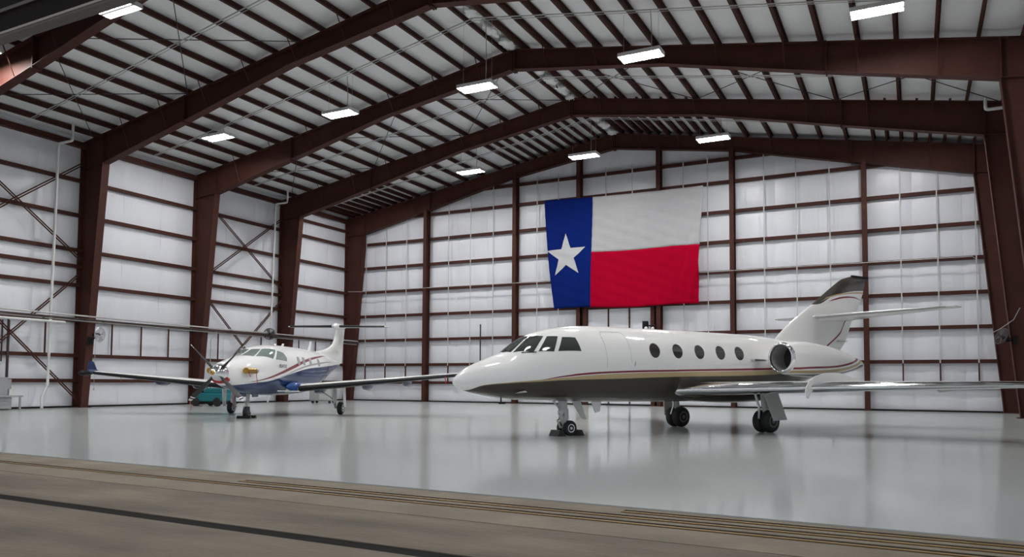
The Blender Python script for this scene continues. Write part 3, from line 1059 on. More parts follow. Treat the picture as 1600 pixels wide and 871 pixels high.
def oval(s, a, ds, da, n=20, tilt=0.0, pw=2.0):
    o = []
    for k in range(n):
        c, q = math.cos(2 * math.pi * k / n), math.sin(2 * math.pi * k / n)
        c = math.copysign(abs(c) ** (2 / pw), c)
        q = math.copysign(abs(q) ** (2 / pw), q)
        o.append((s + ds * c + tilt * q, a + da * q))
    return o
def foil(th, camber=.015, n=14, x0=0.0, x1=1.0, grow=0.0, xu=None):
    xs = [x0 + (x1 - x0) * (1 - math.cos(math.pi * i / n / (1 if x1 == 1 else 2))) / (2 if x1 == 1 else 1) for i in range(n + 1)]
    up, lo = [], []
    for x in xs:
        y = 5 * th * (.2969 * math.sqrt(max(x, 0)) - .126 * x - .3516 * x * x + .2843 * x ** 3 - .1020 * x ** 4) + grow * (1 if x > 0 else 0)
        c = camber * 4 * x * (1 - x)
        if xu is None or x <= xu:
            up.append((x - (grow if x == 0 else 0), c + y))
        lo.append((x, c - y))
    return up[::-1] + lo[1:]
def wing(stations, th=.11, camber=.015, x1=1.0, grow=0.0, vertical=False, xu=None):
    """stations: leading edge (s, t, z) and chord"""
    rr = []
    for (s, t, z, c, k) in stations:
        prof = foil(th * k, camber, 14, 0, x1, grow / c, xu)
        if vertical:
            rr.append([Vector((s + x * c, y * c, z)) for x, y in prof])
        else:
            rr.append([Vector((s + x * c, -t, z + y * c)) for x, y in prof])
    return MB().rings(rr, True, True)
def mirror_stations(st):
    return [(s, -t, z, c, k) for s, t, z, c, k in st]
def wheel(parent, s, t, r, w, hubm='hub', face=1):
    b = MB()
    c = (s, -t - w / 2, r)
    b.lathe(c, (0, 1, 0), [(0.02 * r, .52 * r), (0, .62 * r), (.0, .80 * r), (w * .12, .94 * r), (w * .3, r), (w * .7, r), (w * .88, .94 * r), (w, .80 * r), (w, .62 * r), (w - .02 * r, .52 * r)], 32, True, True)
    o = b.build('wheel', M['rubber'], parent, smooth=True)
    b = MB()
    for e in (-1, 1):
        yc = -t + e * w / 2
        b.lathe((s, yc, r), (0, e, 0), [(-.03, .55 * r), (.004, .55 * r), (.008, .46 * r), (-.012, .40 * r), (-.012, .20 * r), (.012, .16 * r), (.012, .05 * r)], 24, False, True)
    b.build('hub', M[hubm], o, smooth=True)
    return o
def heading(th):
    return R(90) + th

# ------------------------------------------------------------------ the white business jet
jet = thing('business_jet', 'white twin-engine business jet with brown belly and red and gold stripes', 'jet', (-9.764, 15.912, 0), heading(-.517))
FAL = [(0, 1.385, 1.365, 1.375, .01, 2), (.04, 1.47, 1.30, 1.38, .09, 2), (.12, 1.545, 1.245, 1.385, .16, 2), (.36, 1.71, 1.155, 1.40, .31, 2), (.7, 1.87, 1.08, 1.44, .47, 2), (1.05, 2.0, 1.02, 1.48, .60, 2), (1.42, 2.13, .975, 1.53, .71, 2.05),
       (1.7, 2.32, .95, 1.58, .775, 2.1), (1.9, 2.455, .94, 1.61, .815, 2.1), (2.16, 2.58, .93, 1.65, .855, 2.1), (2.56, 2.715, .915, 1.70, .90, 2.1), (3.07, 2.82, .90, 1.76, .935, 2.1), (3.7, 2.88, .88, 1.82, .96, 2.05), (4.6, 2.905, .865, 1.86, .97, 2.0),
       (6.5, 2.91, .86, 1.88, .975, 2), (8.5, 2.91, .86, 1.88, .975, 2), (10, 2.90, .88, 1.88, .965, 2), (11, 2.87, .97, 1.9, .92, 2), (12, 2.78, 1.16, 1.95, .79, 2), (13, 2.66, 1.45, 2.02, .62, 2), (14, 2.5, 1.74, 2.1, .42, 2), (15, 2.33, 1.98, 2.15, .22, 2), (15.6, 2.2, 2.08, 2.14, .07, 2)]
FL = Loft(FAL)
WHITE, BROWN, GOLD, RED = (0.86, 0.86, 0.85), (0.036, 0.028, 0.018), (0.50, 0.38, 0.20), (0.21, 0.012, 0.028)
gl = [(.2, 1.17), (.63, 1.30), (1.27, 1.36), (1.96, 1.40), (2.64, 1.44), (4.05, 1.48), (6.53, 1.56), (9.67, 1.63), (10.4, 1.66), (15.6, 1.95)]
gu = [(.2, 1.18), (.63, 1.312), (1.27, 1.382), (1.96, 1.44), (2.64, 1.50), (3.2, 1.55), (4.05, 1.605), (6.53, 1.69), (9.67, 1.765), (10.4, 1.79), (15.6, 2.0)]
rl = [(1.7, 1.425), (2.64, 1.515), (3.2, 1.57), (4.05, 1.625), (6.53, 1.705), (9.67, 1.78), (10.4, 1.80), (15.6, 2.02)]
ru = [(1.7, 1.427), (2.64, 1.55), (3.2, 1.62), (4.05, 1.675), (6.53, 1.755), (9.67, 1.84), (10.4, 1.865), (15.6, 2.08)]
M['jet_skin'] = livery('jet_fuselage_paint', WHITE, [(None, gl, BROWN), (gl, gu, GOLD), (rl, ru, RED)], 16.0, 3.2)
fus = FL.body(110, 56).build('fuselage', M['jet_skin'], jet, smooth=True, sharp=60)
W1 = [(1.50, 64.1), (1.87, 36.1), (2.33, 61.8), (2.09, 78.6)]
W0 = [(1.40, 89.2), (1.47, 69.5), (2.09, 82.0), (2.06, 89.2)]
W2 = [(2.00, 34.4), (2.40, 26.9), (2.68, 52.5), (2.41, 58.7)]
W3 = [(2.52, 26.2), (3.19, 21.1), (3.14, 44.3), (2.78, 49.0)]
# front panes: the port one as seen, the starboard one mirrored across the centre post
for pts in (W0, W1, W2, W3):
    for mi in (False, True):
        o = patch(FL, pts, mirror=mi).build('windshield_pane' if pts in (W0, W1) else 'cockpit_window', M['glass_dark'], jet, smooth=True, sharp=50)
for s in (5.67, 6.52, 7.37, 8.22, 9.02):
    for mi in (False, True):
        patch(FL, oval(s, 22, .185, 12.0, 24, .02), mirror=mi, dens=2).build('cabin_window', M['glass_oval'], jet, smooth=True, sharp=50)
# door seam
b = MB()
seam = [(3.98, -4), (3.98, 48), (4.06, 56), (4.72, 56), (4.80, 48), (4.80, -4)]
path = []
for (s0, a0), (s1, a1) in zip(seam, seam[1:]):
    for j in range(8):
        path.append(FL.at(s0 + (s1 - s0) * j / 8, R(a0 + (a1 - a0) * j / 8)))
b.tube(path, .004, 4)
M['seam'] = mat('panel_seam', (.34, .34, .33), .5)
b.build('door_seam', M['seam'], jet)
b = MB()
b.tube([FL.at(4.9, R(-2)), FL.at(4.9, R(-2)) + Vector((.0, -.01, -.0)), FL.at(4.92, R(4)) + Vector((0, -.01, 0))], .012, 6)
b.build('door_handle', M['seam'], jet)
# wings
WS = [(6.0, -.2, 1.10, 4.5, .9), (6.66, .7, 1.18, 3.85, .95), (6.86, .98, 1.20, 3.65, 1), (8.60, 3.6, 1.29, 2.85, 1), (10.55, 6.9, 1.37, 1.75, 1), (11.15, 7.9, 1.39, 1.35, .95), (11.30, 8.08, 1.395, 1.15, .6)]
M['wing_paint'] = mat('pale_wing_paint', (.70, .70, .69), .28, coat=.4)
for sg, st in ((1, WS), (-1, mirror_stations(WS))):
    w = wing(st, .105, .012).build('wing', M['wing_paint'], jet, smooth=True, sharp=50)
    le = [x for x in st if abs(x[1]) > .6][:-1]
    wing(le, .105, .012, .135, .010).build('leading_edge', M['chrome'], w, smooth=True, sharp=50)
    # fence wrapping the leading edge
    fs, ft = 8.55, 3.6
    prof = [(-.18, -.12), (-.14, .0), (-.02, .16), (.25, .29), (.7, .38), (1.3, .38), (2.2, .2), (2.3, .1), (1.2, .05), (.5, -.0), (.1, -.10), (-.06, -.30), (-.14, -.27)]
    b = MB()
    b.prism(prof, lambda p: (fs + p[0], -sg * ft - .012, 1.30 + p[1]), lambda p: (fs + p[0], -sg * ft + .012, 1.30 + p[1]))
    b.build('wing_fence', M['white_paint'], w)
    b = MB()
    b.tube([(10.9, -sg * 5.6, 1.30), (11.1, -sg * 5.6, 1.24), (12.4, -sg * 5.6, 1.30)], [.02, .06, .02], 8)
    b.build('flap_fairing', M['wing_paint'], w, smooth=True)
    # wing root fairing
    b = MB()
    rr = []
    for i in range(15):
        f = i / 14
        s = 6.9 + 4.2 * f
        k = math.sin(math.pi * min(1, max(0, f))) ** .45 if 0 < f < 1 else .02
        rr.append([Vector((s, -sg * (.55 + .62 * k * math.cos(a)), 1.02 + .20 * k * math.sin(a))) for a in [2 * math.pi * j / 16 for j in range(16)]])
    b.rings(rr, True, True)
    b.build('root_fairing', M['jet_skin'], jet, smooth=True, sharp=60)
# fin
finLE = pchip([2.3, 2.9, 3.51, 4.10, 4.74, 5.02, 5.11, 5.16], [11.2, 11.84, 12.72, 13.74, 14.81, 15.32, 15.58, 15.85])
finTE = pchip([2.3, 2.55, 2.73, 3.53, 4.36, 4.9, 5.16], [14.95, 15.19, 15.41, 15.88, 16.47, 16.70, 16.78])
st = []
for i in range(25):
    z = 2.3 + 2.86 * i / 24
    le, te = finLE(z), finTE(z)
    st.append((le, 0, z, te - le, 1.0 - .25 * i / 24 if i < 24 else .35))
fb = [(13.67, 4.05), (14.8, 4.41), (15.91, 4.64), (16.52, 4.70), (17, 4.72)]
fgl = [(14.1, 4.20), (14.44, 4.305), (15.53, 4.515), (16.48, 4.60), (16.9, 4.62)]
fgu = [(14.1, 4.205), (14.44, 4.345), (15.53, 4.565), (16.48, 4.655), (16.9, 4.67)]
frl = [(14.5, 4.20), (14.62, 4.225), (15.45, 4.375), (16.0, 4.41), (16.45, 4.37)]
fru = [(14.5, 4.205), (14.62, 4.25), (15.45, 4.435), (16.0, 4.455), (16.45, 4.385)]
f2l = [(13.9, 2.40), (14.4, 2.66), (15.13, 3.08), (15.84, 3.67)]
f2u = [(13.9, 2.46), (14.4, 2.73), (15.13, 3.16), (15.84, 3.78)]
M['fin_skin'] = livery('jet_fin_paint', WHITE, [(fb, None, (.055, .048, .038)), (fgl, fgu, GOLD), (frl, fru, RED), (f2l, f2u, RED)], 17.5, 5.6)
fin = wing(st, .085, 0, vertical=True).build('tail_fin', M['fin_skin'], jet, smooth=True, sharp=50)
b = MB()
b.box(15.95, 16.9, -.035, .035, 5.14, 5.22)
b.build('fin_cap', M['black'], fin)
b = MB()
b.prism([(14.93, 2.86), (15.46, 2.86), (15.46, 2.875), (14.93, 2.875)], lambda p: (p[0], -.115, p[1]), lambda p: (p[0], .115, p[1]))
b.build('rudder_seam', M['seam'], fin)
HS = [(13.35, 0, 3.60, 2.5, .9), (13.62, .15, 3.63, 2.25, .95), (14.3, 1.1, 3.70, 1.75, 1), (15.95, 3.25, 3.86, .78, 1), (16.12, 3.42, 3.875, .5, .6)]
for st in (HS, mirror_stations(HS)):
    h = wing(st, .09, 0).build('tailplane', M['white_paint'], jet, smooth=True, sharp=50)
    wing(st[1:-1], .09, 0, .06, .006).build('leading_edge', M['alu'], h, smooth=True, sharp=50)
# engines
NR = [(10.0, 2.575, 1.715, 2.145, .43, 2), (10.05, 2.60, 1.69, 2.145, .455, 2), (10.2, 2.635, 1.655, 2.145, .49, 2), (10.9, 2.65, 1.60, 2.13, .53, 2), (11.8, 2.585, 1.58, 2.09, .51, 2), (12.75, 2.42, 1.68, 2.06, .40, 2), (13.4, 2.26, 1.80, 2.04, .27, 2), (13.75, 2.17, 1.87, 2.02, .19, 2)]
nrl = [(10.1, 1.80), (10.8, 1.83), (11.8, 1.87), (12.6, 1.96), (13.2, 2.08), (13.75, 2.22)]
nru = [(10.1, 1.86), (10.8, 1.89), (11.8, 1.93), (12.6, 2.02), (13.2, 2.15), (13.75, 2.30)]
ngl = [(10.1, 1.70), (10.8, 1.70), (11.8, 1.73), (12.6, 1.81), (13.2, 1.93), (13.75, 2.06)]
ngu = [(10.1, 1.77), (10.8, 1.78), (11.8, 1.82), (12.6, 1.90), (13.2, 2.02), (13.75, 2.15)]
nb = [(10.1, 1.66), (10.8, 1.665), (11.8, 1.70), (12.6, 1.77), (13.2, 1.88), (13.75, 2.00)]
M['nac_skin'] = livery('jet_nacelle_paint', WHITE, [(None, nb, (.06, .055, .05)), (ngl, ngu, GOLD), (nrl, nru, RED)], 14.5, 3.0)
for sg in (1, -1):
    NL = Loft(NR, sg * 1.60)
    n = NL.body(50, 40, 1, True).build('engine_nacelle', M['nac_skin'], jet, smooth=True, sharp=60)
    # the loft closes its ends; a lip and a tunnel make the intake
    b = MB()
    cz = 2.145
    b.lathe((10.0, -sg * 1.60, cz), (1, 0, 0), [(.10, .463), (.03, .452), (-.03, .435), (-.055, .41), (-.04, .385), (.0, .375), (.04, .372)], 40)
    lip = b.build('intake_lip', M['chrome'], n, smooth=True, sharp=80)
    b = MB()
    b.lathe((10.0, -sg * 1.60, cz), (1, 0, 0), [(.03, .373), (.25, .365), (.62, .372)], 32)
    b.build('intake_duct', M['duct'], n, smooth=True)
    b = MB()
    b.lathe((10.0, -sg * 1.60, cz), (1, 0, 0), [(.61, .375), (.615, .13), (.48, .02)], 32, False, True)
    b.build('fan_disc', M['intake'], n, smooth=True)
    b = MB()
    b.prism([(10.6, -.1), (10.9, .02), (13.0, .03), (13.4, -.03), (13.0, -.09), (10.9, -.16)], lambda p: (p[0], -sg * .60, 2.22 + p[1]), lambda p: (p[0], -sg * 1.25, 2.20 + p[1]))
    b.build('pylon', M['white_paint'], jet)
    b = MB()
    b.lathe((13.72, -sg * 1.60, 2.02), (1, 0, 0), [(0, .15), (.10, .14), (.1, .12), (.0, .11)], 24, False, True)
    b.build('exhaust', M['alu'], n, smooth=True)
# air scoop by the intake
b = MB()
b.box(9.45, 9.95, -1.12, -.93, 2.05, 2.10)
b.build('bleed_scoop', M['alu'], jet)
# nose gear
g = bpy.data.objects.new('nose_gear', None)
COL.objects.link(g)
g.parent = jet
NS = 3.40
b = MB()
b.tube([(NS - .14, 0, .98), (NS - .10, 0, .45), (NS, 0, .20)], [.12, .11, .08], 14)
b.tube([(NS - .11, 0, .70), (NS - .10, 0, .42)], .135, 14)
b.build('strut', M['grey_paint'], g, smooth=True)
b = MB()
b.tube([(NS - .13, 0, .55), (NS - .30, 0, .40), (NS - .20, 0, .22), (NS, 0, .20)], .03, 8)
b.build('torque_link', M['grey_paint'], g, smooth=True)
b = MB()
b.tube([(NS - .12, .02, .60), (NS - .45, .02, .94)], .028, 8)
b.tube([(NS - .12, -.10, .72), (NS - .20, -.13, .50), (NS - .12, -.12, .35)], .018, 6)
b.lathe((NS - .26, -.14, .62), (0, 1, 0), [(0, .07), (.10, .07)], 14, True, True)
b.build('drag_brace', M['alu'], g, smooth=True)
for t_ in (-.13, .13):
    wheel(g, NS, t_, .20, .15, 'tip_white')
b = MB()
b.hexa([(NS + .02, -.16, .95), (NS + .32, -.16, .95), (NS + .50, -.20, .42), (NS + .36, -.20, .44)], [(NS + .02, -.13, .95), (NS + .32, -.13, .95), (NS + .50, -.17, .42), (NS + .36, -.17, .44)])
b.build('gear_door', M['grey_paint'], g)
# main gear
for sg in (1, -1):
    g = bpy.data.objects.new('main_gear', None)
    COL.objects.link(g)
    g.parent = jet
    ms, mt = (9.28, 1.62) if sg > 0 else (9.15, 1.72)
    b = MB()
    b.tube([(ms - .12, -sg * mt, 1.22), (ms - .02, -sg * mt, .55), (ms, -sg * mt, .30)], [.10, .085, .07], 14)
    b.build('strut', M['grey_paint'], g, smooth=True)
    b = MB()
    b.tube([(ms - .35, -sg * (mt - .1), 1.15), (ms - .22, -sg * (mt - .05), .7), (ms - .30, -sg * mt, .42), (ms - .04, -sg * mt, .32)], .035, 8)
    b.build('brace', M['alu'], g, smooth=True)
    for t_ in (-.14, .14):
        wheel(g, ms, sg * mt + t_, .32, .25)
    b = MB()
    o_ = -sg * (mt + (.30 if sg > 0 else .50))
    b.hexa([(ms - .30, o_ + sg * .12, 1.16), (ms + .30, o_ + sg * .12, 1.16), (ms + .50, o_ - sg * .04, .36), (ms - .06, o_ - sg * .04, .34)], [(ms - .30, o_ + sg * .16, 1.16), (ms + .30, o_ + sg * .16, 1.16), (ms + .50, o_, .36), (ms - .06, o_, .34)])
    b.build('gear_door', M['grey_paint'], g)
# blade antenna, probe, wiper, beacons
b = MB()
b.prism([(4.05, .93), (4.40, .93), (4.36, .62), (4.20, .58)], lambda p: (p[0] + .15, -.02, p[1]), lambda p: (p[0] + .15, .02, p[1]))
b.build('belly_antenna', M['white_paint'], jet)
b = MB()
b.tube([(1.30, -.10, 1.05), (1.30, -.10, .86)], .018, 6)
b.tube([(1.24, -.10, .865), (1.42, -.10, .865)], .022, 6)
b.build('probe', M['black'], jet)
b = MB()
p0 = FL.at(1.95, R(34)) + FL.normal(1.95, R(34)) * .02
b.tube([FL.at(1.62, R(48)) + Vector((0, 0, .02)), p0], .012, 5)
b.build('wiper', M['black'], jet)
b = MB()
for s in (6.2, 6.45):
    b.lathe((s, 0, 2.90), (0, 0, 1), [(0, .05), (.06, .045), (.08, .0)], 10)
b.build('beacon', M['white_paint'], jet, smooth=True)
b = MB()
b.prism([(1.62, 1.06), (1.95, 1.09), (1.90, 1.13), (1.72, 1.10)], lambda p: (p[0] - .25, -.60, p[1] + .05), lambda p: (p[0] - .25, -.66, p[1] + .05))
b.build('static_port_plate', M['alu'], jet)

# chocks at the jet's nose wheel
def world_of(o, p):
    a = o.rotation_euler[2]
    return (o.location.x + p[0] * math.cos(a) - p[1] * math.sin(a), o.location.y + p[0] * math.sin(a) + p[1] * math.cos(a), p[2])
def chock(loc, rz, h, w, l, m, label, stripe=None):
    t = thing('wheel_chock', label, 'chock', loc, rz, group='wheel chocks')
    b = MB()
    b.prism([(-w / 2, 0), (w / 2, 0), (w * .22, h), (-w * .22, h)], lambda p: (p[0], -l / 2, p[1]), lambda p: (p[0], l / 2, p[1]))
    b.build('block', M[m], t)
    b = MB()
    b.tube([(0, -l / 2 - .02, h * .5), (0, -l / 2, h * .5)], .018, 6)
    b.build('rope_eye', M['yellow'] if stripe else M['rubber'], t)
    return t
for k, lab in ((-1, 'black rubber chock in front of the jet nose wheel'), (1, 'black rubber chock behind the jet nose wheel')):
    chock(world_of(jet, (NS + k * .30, 0, 0)), jet.rotation_euler[2], .15, .27, .40, 'rubber', lab)

# ------------------------------------------------------------------ the propeller plane
pc = thing('propeller_plane', 'white and blue single-engine propeller plane with a T-tail', 'airplane', (-20.792, 18.582, 0), heading(.394))
PCF = [(.62, 1.97, 1.30, 1.64, .30, 2.1), (.8, 2.03, 1.22, 1.64, .38, 2.1), (1.03, 2.08, 1.16, 1.64, .45, 2.1), (1.4, 2.15, 1.08, 1.64, .54, 2.15), (1.8, 2.23, 1.01, 1.64, .62, 2.2), (2.2, 2.31, .95, 1.66, .68, 2.25), (2.6, 2.41, .91, 1.70, .73, 2.3), (3.0, 2.54, .88, 1.74, .77, 2.3), (3.4, 2.66, .86, 1.78, .80, 2.3), (3.9, 2.74, .84, 1.80, .83, 2.35), (4.6, 2.79, .82, 1.82, .85, 2.4),
       (5.6, 2.81, .81, 1.83, .86, 2.4), (7, 2.81, .82, 1.83, .86, 2.4), (8.2, 2.79, .88, 1.84, .85, 2.35), (9.2, 2.76, 1.05, 1.88, .80, 2.3), (10.2, 2.72, 1.30, 1.95, .69, 2.2), (11.2, 2.66, 1.56, 2.03, .53, 2.1), (12.2, 2.58, 1.80, 2.12, .36, 2), (13.2, 2.48, 2.0, 2.2, .2, 2), (13.9, 2.4, 2.1, 2.25, .08, 2)]
PL = Loft(PCF)
PBLUE, PRED, PGREY = (0.008, 0.030, 0.115), (0.20, 0.018, 0.03), (0.30, 0.29, 0.30)
bt = [(.6, 1.20), (1.25, 1.235), (1.99, 1.30), (3.09, 1.37), (4.1, 1.52), (5.36, 1.71), (6.84, 1.89), (8.57, 2.0), (11, 2.12), (13.9, 2.22)]
prl = [(1.5, 1.31), (1.95, 1.34), (3.02, 1.46), (4.06, 1.64), (5.34, 1.89), (6.92, 2.19), (9.02, 2.44), (11.3, 2.56)]
pru = [(1.5, 1.315), (1.95, 1.36), (3.02, 1.52), (4.06, 1.745), (5.34, 2.02), (6.92, 2.30), (9.02, 2.50), (11.3, 2.57)]
pgl = [(4.0, 1.545), (5.36, 1.76), (6.84, 1.98), (8.57, 2.13), (11, 2.26)]
pgu = [(4.0, 1.56), (5.36, 1.80), (6.84, 2.04), (8.57, 2.20), (11, 2.29)]
M['pc_skin'] = livery('plane_fuselage_paint', (0.85, 0.85, 0.86), [(None, bt, PBLUE), (prl, pru, PRED), (pgl, pgu, PGREY)], 14.5, 3.2)
PL.body(100, 48).build('fuselage', M['pc_skin'], pc, smooth=True, sharp=60)
P0 = [(2.02, 71.7), (2.39, 56.8), (3.19, 71.3), (3.01, 86.5)]
P1 = [(2.51, 55.9), (3.42, 25.3), (4.05, 50.9), (3.26, 67.6)]
P2 = [(3.61, 22.9), (4.58, 15.4), (4.66, 24.3), (4.53, 39.0), (4.11, 47.2)]
P0 = [(2.05, 88.0), (2.42, 58.8), (3.22, 69.5), (3.03, 88.0)]
for pts, nm in ((P0, 'windshield_pane'), (P1, 'windshield_pane'), (P2, 'cockpit_window')):
    for mi in (False, True):
        patch(PL, pts, mirror=mi).build(nm, M['glass_green'], pc, smooth=True, sharp=50)
for s in (5.9, 6.51, 7.33, 8.45):
    for mi in (False, True):
        patch(PL, oval(s, 19, .15, 10.5, 20, 0, 3.2), mirror=mi, dens=2).build('cabin_window', M['glass_blind'], pc, smooth=True, sharp=50)
tx = bpy.data.curves.new('lettering', 'FONT')
tx.body = 'PILATUS'
tx.size = .19
tx.extrude = .002
tx.materials.append(M['black'])
lt = bpy.data.objects.new('lettering', tx)
COL.objects.link(lt)
lt.parent = pc
lt.location = (3.76, -.855, 1.885)
lt.rotation_euler = (R(90), 0, R(-2.0))
bpy.context.view_layer.update()
_me = bpy.data.meshes.new_from_object(lt)
_lo = bpy.data.objects.new('lettering', _me)
COL.objects.link(_lo)
_lo.parent = pc
_lo.location = lt.location
_lo.rotation_euler = lt.rotation_euler
bpy.data.objects.remove(lt)
_lo.name = 'lettering'
# spinner, propeller
HZ = 1.64
b = MB()
b.lathe((0, 0, HZ), (1, 0, 0), [(0, .005), (.02, .06), (.08, .125), (.2, .195), (.36, .25), (.5, .285), (.62, .30)], 32, True, True)
b.build('spinner', M['chrome'], pc, smooth=True, sharp=60)
b = MB()
b.lathe((-.03, 0, HZ), (1, 0, 0), [(0, .03), (.02, .06), (.07, .08), (.10, .09)], 20, True)
b.build('spinner_cap', M['brass'], pc, smooth=True)
prop = bpy.data.objects.new('propeller', None)
COL.objects.link(prop)
prop.parent = pc
for k in range(4):
    an = R(45 + 90 * k)
    dr = Vector((0, -math.cos(an), math.sin(an)))
    tn = Vector((0, math.sin(an), math.cos(an)))
    hub = Vector((.40, 0, HZ))
    rr, rt = [], []
    for r_, c, th, tw in ((.22, .05, .05, 0), (.34, .07, .045, 5), (.55, .13, .030, 12), (.9, .15, .02, 16), (1.16, .13, .014, 18)):
        d = Vector((math.cos(R(tw)), 0, 0)) + tn * math.sin(R(tw))
        e = tn * math.cos(R(tw)) - Vector((math.sin(R(tw)), 0, 0))
        rr.append([hub + dr * r_ + d * c * math.cos(a) + e * th * math.sin(a) for a in [2 * math.pi * j / 12 for j in range(12)]])
    b = MB()
    b.rings(rr, True, True)
    bl = b.build('blade', M['prop'], prop, smooth=True)
    def tip(r0, r1, m):
        q = MB()
        r2 = []
        for r_ in (r0, r1):
            c = .13 - (r_ - 1.16) * .35
            d = Vector((math.cos(R(18)), 0, 0)) + tn * math.sin(R(18))
            e = tn * math.cos(R(18)) - Vector((math.sin(R(18)), 0, 0))
            r2.append([hub + dr * r_ + d * c * math.cos(a) + e * .014 * math.sin(a) for a in [2 * math.pi * j / 12 for j in range(12)]])
        q.rings(r2, True, True)
        q.build('blade_tip', M[m], bl, smooth=True)
    tip(1.161, 1.20, 'tip_white')
    tip(1.201, 1.25, 'prop')
    tip(1.251, 1.33, 'tip_white')
# intake plug and exhaust covers
b = MB()
rr = []
for f in (1, .7, .4, .05):
    rr.append([(.56 + .06 * (f * f), .30 * f * math.cos(a), 1.42 + .145 * f * math.sin(a)) for a in [2 * math.pi * j / 28 for j in range(28)]])
b.rings(rr, False, True)
b.rings([[(.75, .30 * math.cos(a), 1.42 + .145 * math.sin(a)) for a in [2 * math.pi * j / 28 for j in range(28)]], rr[0]])
b.build('intake_plug', M['red'], pc, smooth=True)
for sg in (1, -1):
    b = MB()
    b.tube([(1.55, -sg * .50, 1.72), (1.35, -sg * .62, 1.73), (1.18, -sg * .66, 1.73)], .105, 16)
    b.tube([(1.18, -sg * .66, 1.73), (1.80, -sg * .72, 1.73)], .10, 16)
    b.build('exhaust_cover', M['brass'], pc, smooth=True, sharp=50)
    b = MB()
    b.tube([(1.78, -sg * .72, 1.73), (1.95, -sg * .73, 1.73)], .085, 14)
    b.build('exhaust_stack', M['alu'], pc, smooth=True, sharp=50)
# wings with boots, winglets, fairings
PS = [(5.10, -.1, 1.02, 2.25, 1), (5.12, .8, 1.06, 2.2, 1), (5.13, 1.1, 1.085, 2.15, 1), (5.15, 2.3, 1.19, 1.95, 1), (5.20, 5.2, 1.45, 1.45, 1), (5.26, 7.55, 1.66, 1.02, 1)]
for sg, st in ((1, PS), (-1, mirror_stations(PS))):
    w = wing(st, .15, .02).build('wing', M['white_paint'], pc, smooth=True, sharp=50)
    wing([x for x in st if abs(x[1]) > .9], .15, .02, .16, .010, xu=.05).build('deice_boot', M['boot'], w, smooth=True, sharp=50)
    wl = [(5.26, sg * 7.55, 1.66, 1.02, .9), (5.42, sg * 7.85, 1.70, .85, .8), (5.60, sg * 8.02, 1.82, .66, .7), (5.85, sg * 8.14, 2.15, .36, .5)]
    wing(wl, .14, .0).build('winglet', M['blue'], w, smooth=True, sharp=60)
    b = MB()
    b.lathe((4.95, -sg * 7.95, 1.66), (1, 0, 0), [(0, .01), (.05, .07), (.25, .115), (.6, .11), (.95, .04), (1.02, .005)], 16, True, True)
    b.build('tip_pod', M['black'], w, smooth=True)
    b = MB()
    b.tube([(4.62, -sg * .80, 1.14), (4.9, -sg * .86, 1.15), (5.3, -sg * .92, 1.14), (6.4, -sg * .82, 1.12)], [.04, .16, .23, .18], 16)
    b.build('root_fairing', M['blue_bright'], pc, smooth=True)
    for t_, z_ in ((1.55, 1.00), (3.55, 1.15), (5.2, 1.31)):
        b = MB()
        b.tube([(5.75, -sg * t_, z_ + .04), (6.0, -sg * t_, z_ + .0), (6.7, -sg * t_, z_ - .02), (7.3, -sg * t_, z_ + .05)], [.02, .11, .14, .02], 12)
        b.build('flap_fairing', M['blue'], w, smooth=True)
b = MB()
b.tube([(3.6, -.85, 1.0), (4.6, -1.35, .98)], .02, 6)
b.build('wing_step', M['alu'], pc)
# tail
finL = pchip([2.3, 2.72, 2.85, 3.05, 3.3, 3.7, 4.12], [8.4, 10.0, 11.2, 12.35, 12.95, 13.28, 13.42])
finT = pchip([2.0, 2.9, 3.9, 4.12], [14.35, 14.6, 14.85, 14.9])
st = []
for i in range(25):
    z = 2.3 + 1.82 * i / 24
    st.append((finL(z), 0, z, finT(z) - finL(z), max(.35, min(1, 1.7 / (finT(z) - finL(z))))))
wing(st, .11, 0, vertical=True).build('tail_fin', M['white_paint'], pc, smooth=True, sharp=60)
b = MB()
b.lathe((13.05, 0, 4.16), (1, 0, 0), [(0, .01), (.06, .09), (.3, .15), (.8, .16), (1.5, .10), (1.95, .02)], 20, True, True)
b.build('tail_bullet', M['white_paint'], pc, smooth=True)
TS = [(13.30, 0, 4.16, 1.25, 1), (13.55, 2.45, 4.17, .85, 1), (13.75, 2.62, 4.17, .6, .7)]
for st in (TS, mirror_stations(TS)):
    h = wing(st, .11, 0).build('tailplane', M['white_paint'], pc, smooth=True, sharp=50)
    wing([(s, t_ if abs(t_) > .1 else math.copysign(.2, st[1][1]), z, c, k) for s, t_, z, c, k in st[:2]], .11, 0, .10, .008).build('deice_boot', M['boot'], h, smooth=True, sharp=50)
# antennas on the roof
for s, h in ((5.2, .10), (6.0, .14), (9.3, .42)):
    b = MB()
    b.prism([(s, 2.74), (s + .28, 2.74), (s + .34 + h * .35, 2.78 + h), (s + .20 + h * .35, 2.78 + h)], lambda p: (p[0], -.015, p[1]), lambda p: (p[0], .015, p[1]))
    b.build('roof_antenna', M['white_paint'], pc)
